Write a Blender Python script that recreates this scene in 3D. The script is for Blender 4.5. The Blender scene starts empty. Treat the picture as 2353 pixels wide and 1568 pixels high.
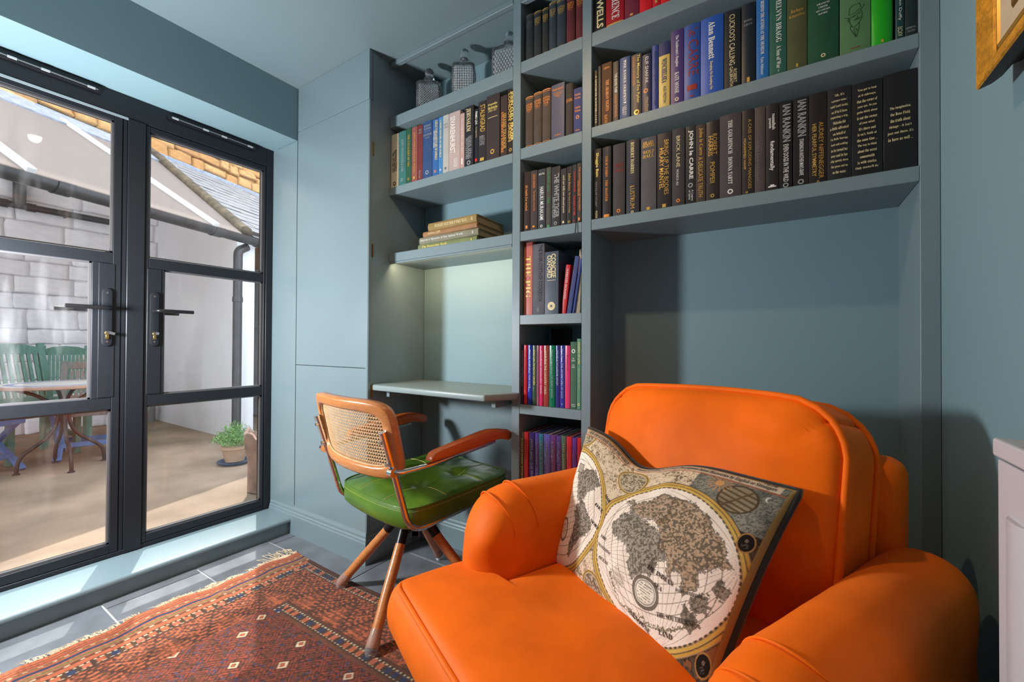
import bpy, bmesh, math, random
import numpy as np
from mathutils import Vector, Matrix, noise
random.seed(7)
rng = np.random.default_rng(7)
SC = bpy.context.scene
COL = SC.collection
PI = math.pi

# ------------------------------------------------------------------ camera, sky, sun, large lights, exposure
F_PX, YAW, PITCH, ROLL = 971.594, 0.571559, 0.00880888, 0.00489039
cam_d = bpy.data.cameras.new('camera')
cam_d.sensor_width = 36.0
cam_d.lens = F_PX / 2353.0 * 36.0
cam_d.clip_start = 0.02
cam = bpy.data.objects.new('camera', cam_d)
COL.objects.link(cam)
fw = Vector((-math.sin(YAW) * math.cos(PITCH), math.cos(YAW) * math.cos(PITCH), math.sin(PITCH)))
rt = Vector((math.cos(YAW), math.sin(YAW), 0))
up = rt.cross(fw)
rt2 = rt * math.cos(ROLL) + up * math.sin(ROLL)
up2 = -rt * math.sin(ROLL) + up * math.cos(ROLL)
cam.matrix_world = Matrix(((rt2.x, up2.x, -fw.x, 0), (rt2.y, up2.y, -fw.y, 0), (rt2.z, up2.z, -fw.z, 1.02), (0, 0, 0, 1)))
SC.camera = cam

SC.view_settings.view_transform = 'Standard'
SC.view_settings.look = 'None'
SC.view_settings.gamma = 1.0
SC.view_settings.use_curve_mapping = False
SC.view_settings.exposure = 0.22

world = bpy.data.worlds.new('sky')
SC.world = world
world.use_nodes = True
bgn = world.node_tree.nodes['Background']
bgn.inputs[0].default_value = (0.78, 0.87, 1.0, 1)
bgn.inputs[1].default_value = 4.0

def lamp(name, kind, loc, direction, energy, color, **kw):
    d = bpy.data.lights.new(name, kind)
    d.energy = energy
    d.color = color
    for k, v in kw.items():
        setattr(d, k, v)
    o = bpy.data.objects.new(name, d)
    COL.objects.link(o)
    o.location = loc
    o.rotation_euler = Vector(direction).to_track_quat('-Z', 'Y').to_euler()
    return o

E_SUN = math.radians(58.0)
SUN_DIR = (0.897 * math.cos(E_SUN), -0.442 * math.cos(E_SUN), -math.sin(E_SUN))
lamp('sun', 'SUN', (-6, 4, 8), SUN_DIR, 4.3, (1.0, 0.96, 0.91), angle=math.radians(0.55))

# ------------------------------------------------------------------ materials
def S(r, g, b):
    f = lambda c: (c / 255 / 12.92) if c / 255 <= 0.04045 else ((c / 255 + 0.055) / 1.055) ** 2.4
    return (f(r), f(g), f(b), 1.0)

MATS = {}
def mat(name, col, rough=0.5, metal=0.0, var=0.0, vscale=8.0, bump=0.0, bscale=40.0, sheen=0.0, coat=0.0,
        spec=0.5, stretch=None, trans=0.0, ior=1.45, attr=None, col2=None, detail=4.0, emit=0.0, alpha=1.0, sheencol=None):
    if name in MATS:
        return MATS[name]
    m = bpy.data.materials.new(name)
    m.use_nodes = True
    nt = m.node_tree
    b = nt.nodes['Principled BSDF']
    L = nt.links.new
    b.inputs['Base Color'].default_value = col
    b.inputs['Roughness'].default_value = rough
    b.inputs['Metallic'].default_value = metal
    b.inputs['Specular IOR Level'].default_value = spec
    b.inputs['Sheen Weight'].default_value = sheen
    b.inputs['Coat Weight'].default_value = coat
    b.inputs['Transmission Weight'].default_value = trans
    b.inputs['IOR'].default_value = ior
    b.inputs['Alpha'].default_value = alpha
    if sheencol:
        b.inputs['Sheen Tint'].default_value = sheencol
    if emit:
        b.inputs['Emission Color'].default_value = col
        b.inputs['Emission Strength'].default_value = emit
    tc = nt.nodes.new('ShaderNodeTexCoord')
    vec = tc.outputs['Object']
    if stretch:
        mp = nt.nodes.new('ShaderNodeMapping')
        mp.inputs['Scale'].default_value = stretch
        L(vec, mp.inputs['Vector'])
        vec = mp.outputs['Vector']
    base = None
    if attr:
        a = nt.nodes.new('ShaderNodeAttribute')
        a.attribute_name = attr
        base = a.outputs['Color']
        L(base, b.inputs['Base Color'])
    if var or col2:
        n = nt.nodes.new('ShaderNodeTexNoise')
        n.inputs['Scale'].default_value = vscale
        n.inputs['Detail'].default_value = detail
        L(vec, n.inputs['Vector'])
        mx = nt.nodes.new('ShaderNodeMix')
        mx.data_type = 'RGBA'
        if col2:
            rp = nt.nodes.new('ShaderNodeMapRange')
            rp.inputs[1].default_value = 0.35
            rp.inputs[2].default_value = 0.65
            L(n.outputs['Fac'], rp.inputs[0])
            L(rp.outputs[0], mx.inputs['Factor'])
            mx.inputs['A'].default_value = col
            mx.inputs['B'].default_value = col2
        else:
            rp = nt.nodes.new('ShaderNodeMapRange')
            rp.inputs[1].default_value = 0.3
            rp.inputs[2].default_value = 0.7
            rp.inputs[3].default_value = 1 - var
            rp.inputs[4].default_value = 1 + var
            L(n.outputs['Fac'], rp.inputs[0])
            mx.blend_type = 'MULTIPLY'
            mx.inputs['Factor'].default_value = 1
            if base is not None:
                L(base, mx.inputs['A'])
            else:
                mx.inputs['A'].default_value = col
            L(rp.outputs[0], mx.inputs['B'])
        L(mx.outputs['Result'], b.inputs['Base Color'])
    if bump:
        n2 = nt.nodes.new('ShaderNodeTexNoise')
        n2.inputs['Scale'].default_value = bscale
        n2.inputs['Detail'].default_value = 5
        L(vec, n2.inputs['Vector'])
        bp = nt.nodes.new('ShaderNodeBump')
        bp.inputs['Strength'].default_value = bump
        bp.inputs['Distance'].default_value = 0.004
        L(n2.outputs['Fac'], bp.inputs['Height'])
        L(bp.outputs['Normal'], b.inputs['Normal'])
    MATS[name] = m
    return m

def pane_material(name, tint=(0.97, 0.985, 0.98, 1), refl=1.0, dirt=0.0):
    """thin clear glass: straight-through light plus a Fresnel mirror, as a real pane seen face on"""
    m = bpy.data.materials.new(name)
    m.use_nodes = True
    nt = m.node_tree
    nt.nodes.remove(nt.nodes['Principled BSDF'])
    out = nt.nodes['Material Output']
    t = nt.nodes.new('ShaderNodeBsdfTransparent')
    t.inputs[0].default_value = tint
    g = nt.nodes.new('ShaderNodeBsdfGlossy')
    g.inputs['Roughness'].default_value = 0.0
    lw = nt.nodes.new('ShaderNodeLayerWeight')
    lw.inputs[0].default_value = 0.5
    pw = nt.nodes.new('ShaderNodeMath'); pw.operation = 'POWER'; pw.inputs[1].default_value = 5.0
    fr = nt.nodes.new('ShaderNodeMath'); fr.operation = 'MULTIPLY_ADD'; fr.inputs[1].default_value = 0.92; fr.inputs[2].default_value = 0.035
    nt.links.new(lw.outputs['Facing'], pw.inputs[0]); nt.links.new(pw.outputs[0], fr.inputs[0])
    mx = nt.nodes.new('ShaderNodeMixShader')
    L = nt.links.new
    L(fr.outputs[0], mx.inputs[0])
    L(t.outputs[0], mx.inputs[1])
    L(g.outputs[0], mx.inputs[2])
    last = mx
    if dirt:
        d = nt.nodes.new('ShaderNodeBsdfDiffuse')
        d.inputs[0].default_value = (0.8, 0.8, 0.8, 1)
        tc = nt.nodes.new('ShaderNodeTexCoord')
        mp = nt.nodes.new('ShaderNodeMapping')
        mp.inputs['Scale'].default_value = (1, 6, 1.2)
        n = nt.nodes.new('ShaderNodeTexNoise')
        n.inputs['Scale'].default_value = 3.0
        n.inputs['Detail'].default_value = 6
        rp = nt.nodes.new('ShaderNodeMapRange')
        rp.inputs[1].default_value = 0.5
        rp.inputs[2].default_value = 0.8
        rp.inputs[3].default_value = 0.0
        rp.inputs[4].default_value = dirt
        mx2 = nt.nodes.new('ShaderNodeMixShader')
        L(tc.outputs['Object'], mp.inputs[0]); L(mp.outputs[0], n.inputs['Vector'])
        L(n.outputs['Fac'], rp.inputs[0]); L(rp.outputs[0], mx2.inputs[0])
        L(mx.outputs[0], mx2.inputs[1]); L(d.outputs[0], mx2.inputs[2])
        last = mx2
    L(last.outputs[0], out.inputs['Surface'])
    return m

TEAL = mat('teal_paint', S(117, 137, 143), spec=.9, rough=0.3, var=0.03, vscale=3, bump=0.03, bscale=220)
WALLT = mat('wall_teal_paint', S(120, 149, 157), rough=0.6, var=0.03, vscale=2, bump=0.04, bscale=260)
CEIL = mat('ceiling_teal_paint', S(117, 137, 142), rough=0.6, var=0.02, vscale=2)
WOODPAINT = mat('teal_painted_wood', S(117, 136, 142), rough=0.4, bump=0.12, bscale=60, stretch=(14, 14, 0.7))
INSIDE = mat('cabinet_inside_shade', S(60, 78, 84), rough=0.5, var=0.04, vscale=4)  # darker teal: deep shade behind the books put into the colour
BLACKF = mat('black_powder_coat', S(25, 30, 35), rough=0.42, var=0.06, vscale=30, bump=0.05, bscale=400)
BLACKP = mat('black_plastic', S(24, 25, 27), rough=0.35)
STEEL = mat('bright_steel', S(205, 205, 205), rough=0.25, metal=1)
BRASS = mat('brass', S(205, 175, 105), rough=0.3, metal=1)
CHROME = mat('chrome', S(232, 232, 235), rough=0.05, metal=1)
PANE = pane_material('window_glass', dirt=0.04)

# ------------------------------------------------------------------ mesh helpers
class MB:
    def __init__(s):
        s.v = []; s.f = []
    def add(s, vs, fs):
        o = len(s.v)
        s.v += [tuple(p) for p in vs]
        s.f += [tuple(i + o for i in f) for f in fs]
        return s
    def box(s, x0, x1, y0, y1, z0, z1):
        return s.add([(x0, y0, z0), (x1, y0, z0), (x1, y1, z0), (x0, y1, z0), (x0, y0, z1), (x1, y0, z1), (x1, y1, z1), (x0, y1, z1)],
                     [(0, 3, 2, 1), (4, 5, 6, 7), (0, 1, 5, 4), (1, 2, 6, 5), (2, 3, 7, 6), (3, 0, 4, 7)])
    def bar(s, p, q, w, h, upv=(0, 0, 1)):
        p = Vector(p); q = Vector(q); d = (q - p).normalized()
        u = Vector(upv); a = d.cross(u).normalized() * (w / 2); b = a.cross(d).normalized() * (h / 2)
        vs = [p - a - b, p + a - b, p + a + b, p - a + b, q - a - b, q + a - b, q + a + b, q - a + b]
        return s.add(vs, [(0, 1, 2, 3), (7, 6, 5, 4), (0, 4, 5, 1), (1, 5, 6, 2), (2, 6, 7, 3), (3, 7, 4, 0)])
    def tube(s, pts, r, n=10, closed=False, caps=True, radii=None):
        pts = [Vector(p) for p in pts]
        m = len(pts)
        rings = []
        prev = None
        for i, p in enumerate(pts):
            a = pts[(i - 1) % m] if (closed or i > 0) else pts[0]
            b = pts[(i + 1) % m] if (closed or i < m - 1) else pts[-1]
            t = (b - a).normalized()
            if prev is None:
                x = t.orthogonal().normalized()
            else:
                x = (prev - t * prev.dot(t)).normalized()
            prev = x
            y = t.cross(x)
            rr = radii[i] if radii else r
            rings.append([p + (x * math.cos(2 * PI * k / n) + y * math.sin(2 * PI * k / n)) * rr for k in range(n)])
        vs = [v for rg in rings for v in rg]
        fs = []
        for i in range(m if closed else m - 1):
            j = (i + 1) % m
            for k in range(n):
                l = (k + 1) % n
                fs.append((i * n + k, i * n + l, j * n + l, j * n + k))
        if caps and not closed:
            fs.append(tuple(reversed(range(n))))
            fs.append(tuple((m - 1) * n + k for k in range(n)))
        return s.add(vs, fs)
    def cyl(s, p, q, r, n=14, r2=None):
        return s.tube([p, q], r, n, radii=[r, r if r2 is None else r2])
    def lathe(s, prof, n=24, at=(0, 0, 0)):
        vs = []; fs = []
        for r, z in prof:
            for k in range(n):
                a = 2 * PI * k / n
                vs.append((at[0] + r * math.cos(a), at[1] + r * math.sin(a), at[2] + z))
        for i in range(len(prof) - 1):
            for k in range(n):
                l = (k + 1) % n
                fs.append((i * n + k, i * n + l, (i + 1) * n + l, (i + 1) * n + k))
        return s.add(vs, fs)
    def prism(s, poly, axis, a, b):
        """extrude a 2D polygon along an axis ('x','y','z') from a to b"""
        def P(u, v, t):
            return {'x': (t, u, v), 'y': (u, t, v), 'z': (u, v, t)}[axis]
        n = len(poly)
        vs = [P(u, v, a) for u, v in poly] + [P(u, v, b) for u, v in poly]
        fs = [tuple(range(n)), tuple(reversed(range(n, 2 * n)))]
        for k in range(n):
            l = (k + 1) % n
            fs.append((l, k, n + k, n + l))
        return s.add(vs, fs)
    def build(s, name, m, parent=None, smooth=False, bevel=0.0, seg=2, auto=None):
        me = bpy.data.meshes.new(name)
        me.from_pydata(s.v, [], s.f)
        me.validate()
        bm = bmesh.new(); bm.from_mesh(me)
        bmesh.ops.recalc_face_normals(bm, faces=bm.faces)
        if bevel:
            es = [e for e in bm.edges if len(e.link_faces) == 2 and e.calc_face_angle(0) > 0.5]
            bmesh.ops.bevel(bm, geom=es, offset=bevel, segments=seg, profile=0.5, affect='EDGES', clamp_overlap=True)
        bm.to_mesh(me); bm.free()
        if m: me.materials.append(m)
        if smooth: shade(me, auto)
        return link(name, me, parent)

def shade(me, auto=None):
    me.shade_smooth()
    if auto is not None:
        me.set_sharp_from_angle(angle=math.radians(auto))

def link(name, data, parent=None):
    o = bpy.data.objects.new(name, data)
    COL.objects.link(o)
    if parent is not None:
        o.parent = parent
    return o

def thing(name, label, cat, loc=(0, 0, 0), rz=0.0, group=None):
    o = link(name, None)
    o.location = loc
    o.rotation_euler = (0, 0, rz)
    o.empty_display_size = 0.05
    return tag(o, label, cat, group)

def tag(o, label, cat, group=None):
    o['label'] = label
    o['category'] = cat
    if group: o['group'] = group
    return o

def struct(o, label=None):
    o['kind'] = 'structure'
    if label: o['label'] = label
    return o

def stuff(o):
    o['kind'] = 'stuff'
    return o

def grid_mesh(name, P, m, parent=None, colors=None, closed_u=False):
    """P: array (nv, nu, 3)"""
    nv, nu, _ = P.shape
    me = bpy.data.meshes.new(name)
    idx = np.arange(nv * nu).reshape(nv, nu)
    if closed_u:
        idx = np.concatenate([idx, idx[:, :1]], axis=1)
    q = np.stack([idx[:-1, :-1], idx[:-1, 1:], idx[1:, 1:], idx[1:, :-1]], -1).reshape(-1, 4)
    me.vertices.add(nv * nu)
    me.vertices.foreach_set('co', P.reshape(-1).astype(np.float32))
    me.loops.add(q.size)
    me.loops.foreach_set('vertex_index', q.reshape(-1).astype(np.int32))
    me.polygons.add(len(q))
    me.polygons.foreach_set('loop_start', (np.arange(len(q)) * 4).astype(np.int32))
    me.update(calc_edges=True)
    me.validate()
    if colors is not None:
        a = me.color_attributes.new('dye', 'FLOAT_COLOR', 'POINT')
        c4 = np.ones((nv * nu, 4), np.float32)
        c4[:, :3] = colors.reshape(-1, 3)
        a.data.foreach_set('color', c4.reshape(-1))
    me.materials.append(m)
    me.shade_smooth()
    return link(name, me, parent)

def rounded_box(name, hx, hy, hz, r, m, parent=None, n=18, fn=None, loc=(0, 0, 0)):
    """soft box: half sizes hx,hy,hz, corner radius r, optional per-vertex deform fn(co, normal)->co"""
    bm = bmesh.new()
    bmesh.ops.create_cube(bm, size=2)
    bmesh.ops.subdivide_edges(bm, edges=bm.edges[:], cuts=n, use_grid_fill=True)
    for v in bm.verts:
        p = Vector((math.sin(v.co.x * PI / 2) * hx, math.sin(v.co.y * PI / 2) * hy, math.sin(v.co.z * PI / 2) * hz))
        inner = Vector((max(-hx + r, min(hx - r, p.x)), max(-hy + r, min(hy - r, p.y)), max(-hz + r, min(hz - r, p.z))))
        d = p - inner
        nn = d.normalized() if d.length > 1e-9 else Vector((0, 0, 1))
        co = inner + nn * r
        if fn: co = fn(co, nn)
        v.co = co + Vector(loc)
    bmesh.ops.recalc_face_normals(bm, faces=bm.faces)
    me = bpy.data.meshes.new(name)
    bm.to_mesh(me); bm.free()
    me.materials.append(m)
    me.shade_smooth()
    return link(name, me, parent)

def bez(p0, p1, p2, p3, n=12):
    p0, p1, p2, p3 = map(Vector, (p0, p1, p2, p3))
    return [p0 * (1 - t) ** 3 + p1 * 3 * t * (1 - t) ** 2 + p2 * 3 * t * t * (1 - t) + p3 * t ** 3 for t in [i / n for i in range(n + 1)]]

def fillet(pts, r, n=6):
    """round the corners of a polyline"""
    pts = [Vector(p) for p in pts]
    out = [pts[0]]
    for i in range(1, len(pts) - 1):
        a = (pts[i - 1] - pts[i]); b = (pts[i + 1] - pts[i])
        k = min(r, a.length * .49, b.length * .49)
        p = pts[i] + a.normalized() * k; q = pts[i] + b.normalized() * k
        for j in range(n + 1):
            t = j / n
            out.append(p * (1 - t) ** 2 + pts[i] * 2 * t * (1 - t) + q * t * t)
    out.append(pts[-1])
    return out

TEXTQ = []
def text(parent, body, place, w, h, m, name='title', bold=0.0, curve=None, serif=False):
    """queue flat lettering: place(u, v) maps text plane (u along line, v up) to parent space; w, h = size of its box"""
    TEXTQ.append((parent, body, place, w, h, m, name, bold, curve, serif))
def flush_text():
    objs = []
    for q in TEXTQ:
        c = bpy.data.curves.new('t', 'FONT')
        s = q[1]
        if q[9]:
            s = ''.join(chr(0x1D400 + ord(ch) - 65) if 'A' <= ch <= 'Z' else chr(0x1D41A + ord(ch) - 97) if 'a' <= ch <= 'z' else ch for ch in s)
        c.body = s
        c.size = 1.0
        c.resolution_u = 2
        c.offset = q[7]
        c.align_x = 'CENTER'
        o = bpy.data.objects.new('t', c)
        COL.objects.link(o)
        objs.append(o)
    bpy.context.view_layer.update()
    dg = bpy.context.evaluated_depsgraph_get()
    for q, o in zip(TEXTQ, objs):
        parent, body, place, w, h, m, name, bold, curve, serif = q
        me = bpy.data.meshes.new_from_object(o.evaluated_get(dg))
        me.name = name
        n = len(me.vertices)
        if n:
            co = np.empty(n * 3, np.float32)
            me.vertices.foreach_get('co', co)
            co = co.reshape(-1, 3)
            lo = co.min(0); hi = co.max(0)
            out = np.empty_like(co)
            for i, (x, y, z) in enumerate(co):
                u = ((x - lo[0]) / max(1e-6, hi[0] - lo[0]) - .5) * w
                v = ((y - lo[1]) / max(1e-6, hi[1] - lo[1]) - .5) * h
                out[i] = place(u, v)
            me.vertices.foreach_set('co', out.reshape(-1))
        me.materials.clear()
        me.materials.append(m)
        link(name, me, parent)
        c = o.data
        bpy.data.objects.remove(o)
        bpy.data.curves.remove(c)
# ------------------------------------------------------------------ room shell
XL, XB, XR = -2.455, -2.22, 0.318          # door plane, face of beam, right wall
YC, YF, YK = 1.289, 1.41, 1.665            # cupboard face, bookcase face, back wall
ZC = 2.405
YN = -2.7                                  # wall behind the camera

# floor: one bed of grout with slate tiles laid on it
floor = struct(MB().box(XB - .03, XR, YN, YK, -.05, -.004).build('floor', mat('grout', S(176, 180, 178), rough=.8, var=.1, vscale=30)))
slate = [mat('slate_tile_%d' % i, S(*c), rough=.38, var=.22, vscale=9, bump=.12, bscale=26, col2=None) for i, c in enumerate([(106, 112, 117), (98, 105, 110), (112, 117, 121)])]
P_, TW = .3165, .61
ky = 0
y = 1.4795
rows = []
while y > YN:
    rows.append(y); y -= P_
rows = [1.4795 + P_] + rows
for ri, y1 in enumerate(rows):
    y0 = y1 - P_
    off = -1.575 + (0 if ri % 2 == 1 else .305)
    x = off - 3 * TW
    while x < XR:
        a, b_ = max(x + .0035, XB - .02), min(x + TW - .0035, XR - .002)
        c, d = max(y0 + .0035, YN), min(y1 - .0035, YK - .02)
        if b_ - a > .01 and d - c > .01:
            t = MB().box(a, b_, c, d, -.006, random.uniform(-.0004, .0004)).build('tile', random.choice(slate), floor, bevel=.0012, seg=1)
        x += TW

struct(MB().box(XL - .3, XR, YN, YK + .1, ZC, ZC + .1).build('ceiling', CEIL))
struct(MB().box(XR, XR + .1, YN, YK + .1, -.05, ZC).build('wall_right', WALLT))
struct(MB().box(XL - .3, XR + .1, YN - .1, YN, -.05, ZC).build('wall_front', mat('low_bounce_rear_wall', S(58, 66, 72), rough=.7)))  # unseen wall, its colour chosen dark to cut bounce light
struct(MB().box(XL - .3, XR, YK, YK + .1, -.05, ZC).build('wall_back', WALLT))
# the wall that holds the glazed doors
wl = MB()
wl.box(XL - .1, XB, YN, .02, -.05, ZC)
struct(wl.build('wall_left', WALLT))
struct(MB().box(XL - .1, XB, .021, YC + .1, 2.122, ZC).build('trim_1', WALLT))      # dropped beam over the doors
struct(MB().box(XL - .1, XL + .04, YC - .0, YK, -.05, 2.122).build('trim_2', WALLT))

# sill along the doors: top board with rounded nose, riser below
SILL = [(XL - .05, .058), (XL - .05, .087), (-2.24, .084), (-2.231, .081), (-2.2265, .074), (-2.2275, .065), (-2.234, .06), (-2.245, .058)]
sl = struct(MB().prism(SILL, 'y', .021, YC).build('window_sill', TEAL, smooth=True, auto=40))
struct(MB().box(XL - .05, -2.247, .021, YC, -.01, .058).build('baseboard_left', TEAL))

# ------------------------------------------------------------------ tall cupboard beside the doors
cup = thing('tall_cupboard', 'tall flush teal cupboard between the glazed doors and the desk alcove', 'cupboard', (-1.9, 1.5, 0))
def cpart(mb, name, m, **k):
    o = mb.build(name, m, cup, **k); o.location = (1.9, -1.5, 0); return o
XS = -1.627
cpart(MB().box(XL + .041, XS, YC + .02, YK - .002, .0, ZC - .001), 'carcass', TEAL)
cpart(MB().box(XL - .003, -2.217, YC - .002, YC + .019, .12, 2.119), 'side_panel', TEAL, bevel=.001, seg=1)
cpart(MB().box(-2.214, XS - .001, YC, YC + .019, .12, .905), 'lower_door', TEAL, bevel=.001, seg=1)
dr = cpart(MB().box(-2.214, XS - .001, YC, YC + .019, .908, 2.165), 'door', TEAL, bevel=.001, seg=1)
cpart(MB().box(-2.214, XS - .001, YC, YC + .019, 2.169, ZC - .002), 'upper_panel', TEAL, bevel=.001, seg=1)
cpart(MB().box(XS - .018, XS + .002, YC + .002, YC + .019, .12, 2.165), 'door_edge', WOODPAINT)
for z in (1.94, 1.46, .80, .3):
    cpart(MB().cyl((XS + .004, YC + .021, z - .03), (XS + .004, YC + .021, z + .03), .004, 8), 'hinge', mat('aged_brass', S(150, 112, 60), rough=.35, metal=1), smooth=True, auto=40)
BASEP = [(0, 0), (-.014, 0), (-.014, .098), (-.011, .104), (-.011, .112), (-.007, .118), (-.007, .130), (-.003, .138), (0, .150)]
def skirting(name, a, b, axis, base, flip=1, parent=None):
    prof = [(base + flip * u, v) for u, v in BASEP]
    mb = MB().prism(prof, axis, a, b)
    return mb.build(name, TEAL, parent, smooth=True, auto=25)
sk = MB()
cs = [(-u, v) for u, v in BASEP]
for d, v in cs:
    sk.v += [(XL + .005, YC + .001 - d, v), (XS - .001 + d, YC + .001 - d, v), (XS - .001 + d, YK - .02, v)]
for k in range(len(cs) - 1):
    for j in range(2):
        a = k * 3 + j
        sk.f.append((a, a + 1, a + 4, a + 3))
struct(sk.build('baseboard_cupboard', TEAL, None, smooth=True, auto=25))
struct(skirting('baseboard_back', XS, -.61, 'x', YK - .02 + .001))

# ------------------------------------------------------------------ bookcase
bc = thing('bookcase', 'built-in teal bookcase with open shelves around an arched dark niche'.replace('an arched dark', 'a dark square'), 'bookcase', (-.6, 1.53, 0))
def bpart(mb, name='shelf', m=WOODPAINT, bevel=.0012, **k):
    o = mb.build(name, m, bc, bevel=bevel, seg=1, **k); o.location = (.6, -1.53, 0); return o
S1, S2, S3 = (-.908, -.872), (-.611, -.5755), (.281, .3175)
YB = YK - .004
for a, b_ in (S1, S2):
    bpart(MB().box(a, b_, YF, YB, 0, ZC - .002), 'upright')
bpart(MB().box(S3[0], S3[1], YF, YB, 0, ZC - .002), 'upright')
# shelves: (x0, x1, z0, z1)
for a, b_, z0, z1 in [(XS + .003, S1[0], 2.078, 2.130), (XS + .003, S1[0], 1.746, 1.784), (XS + .003, S1[0], 1.420, 1.462),
                      (S1[1], S2[0], 2.092, 2.136), (S1[1], S2[0], 1.750, 1.793), (S1[1], S2[0], 1.427, 1.464), (S1[1], S2[0], 1.099, 1.136), (S1[1], S2[0], .750, .786), (S1[1], S2[0], .40, .436),
                      (S2[1], S3[0], 2.085, 2.134), (S2[1], S3[0], 1.759, 1.795), (S2[1], S3[0], 1.428, 1.466)]:
    bpart(MB().box(a + .0004, b_ - .0004, YF + (.0 if a < -1 else .001), YB - .001, z0, z1), 'shelf')
bpart(MB().box(XS + .003, S1[0], YF - .002, YF + .02, 2.381, ZC - .002), 'top_rail')
bpart(MB().box(S1[1], S2[0], YF, YF + .02, 2.37, ZC - .002), 'top_rail')
bpart(MB().box(S2[1], S3[0], YF, YF + .02, 2.37, ZC - .002), 'top_rail')
bpart(MB().box(XS + .003, S3[0], YB - .008, YB, .80, ZC - .003), 'back_panel', WALLT, bevel=0)
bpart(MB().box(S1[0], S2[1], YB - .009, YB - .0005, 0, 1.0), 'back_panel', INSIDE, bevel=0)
bpart(MB().box(S2[1], S3[0], YB - .018, YB - .008, 0, 1.428), 'back_panel', WALLT, bevel=0)
bpart(MB().box(XS + .003, S1[0], YB - .018, YB - .008, .0, .806), 'back_panel', TEAL, bevel=0)
for a, b_ in (S1, S2):   # shelf cheeks darker inside the narrow column
    pass
bpart(MB().box(XS + .006, S1[0] - .003, YF + .001, YF + .007, 1.4105, 1.4195), 'led_profile', WOODPAINT)
lamp('shelf_led', 'AREA', (-1.265, YF + .011, 1.4145), (0, .8, -.6), 1.7, (1.0, .70, .40), shape='RECTANGLE', size=.68, size_y=.006)

# wall-hung desk in the alcove
dk = thing('wall_desk', 'narrow grey wall-hung desk top with chamfered corner in the alcove', 'desk', (-1.26, 1.5, .82))
pts = [(XS + .002, YK - .022), (XS + .002, 1.322), (XS + .03, 1.295), (-.94, 1.272), (-.872, 1.392), (-.8715, 1.408), (-.9085, 1.409), (-.9085, YK - .022)]
DESK = mat('desk_paint', S(136, 152, 152), rough=.35, var=.03, vscale=5)
o = MB().prism([(x + 1.26, y - 1.5) for x, y in pts], 'z', -.014, .012).build('desk_top', DESK, dk, bevel=.006, seg=3, smooth=True, auto=35)
for x in (XS + .05, -.97):
    MB().box(x + 1.26, x + .02 + 1.26, 1.36 - 1.5, YK - .02 - 1.5, -.048, -.0145).build('bracket', TEAL, dk, bevel=.001, seg=1)

# ------------------------------------------------------------------ black glazed doors
YL0, YM0, YM1, YR1 = .115, .650, .713, 1.247       # leaves: left YL0..YM0, post YM0..YM1, right YM1..YR1
xa, xb = XL - .06, XL
fr = MB()
fr.box(xa, xb, YR1 + .003, 1.2875, .088, 2.121)
fr.box(xa, xb, .021, YL0 - .003, .088, 2.121)
fr.box(xa, xb, YL0 - .003, YR1 + .003, 2.021, 2.121)
fr.box(xa, xb, YL0 - .003, YR1 + .003, .088, .106)
fo = struct(fr.build('trim_3', BLACKF, bevel=.002, seg=1))      # outer door frame
PANEM = mat('bead_steel', S(120, 120, 122), rough=.35, metal=.6)

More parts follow.
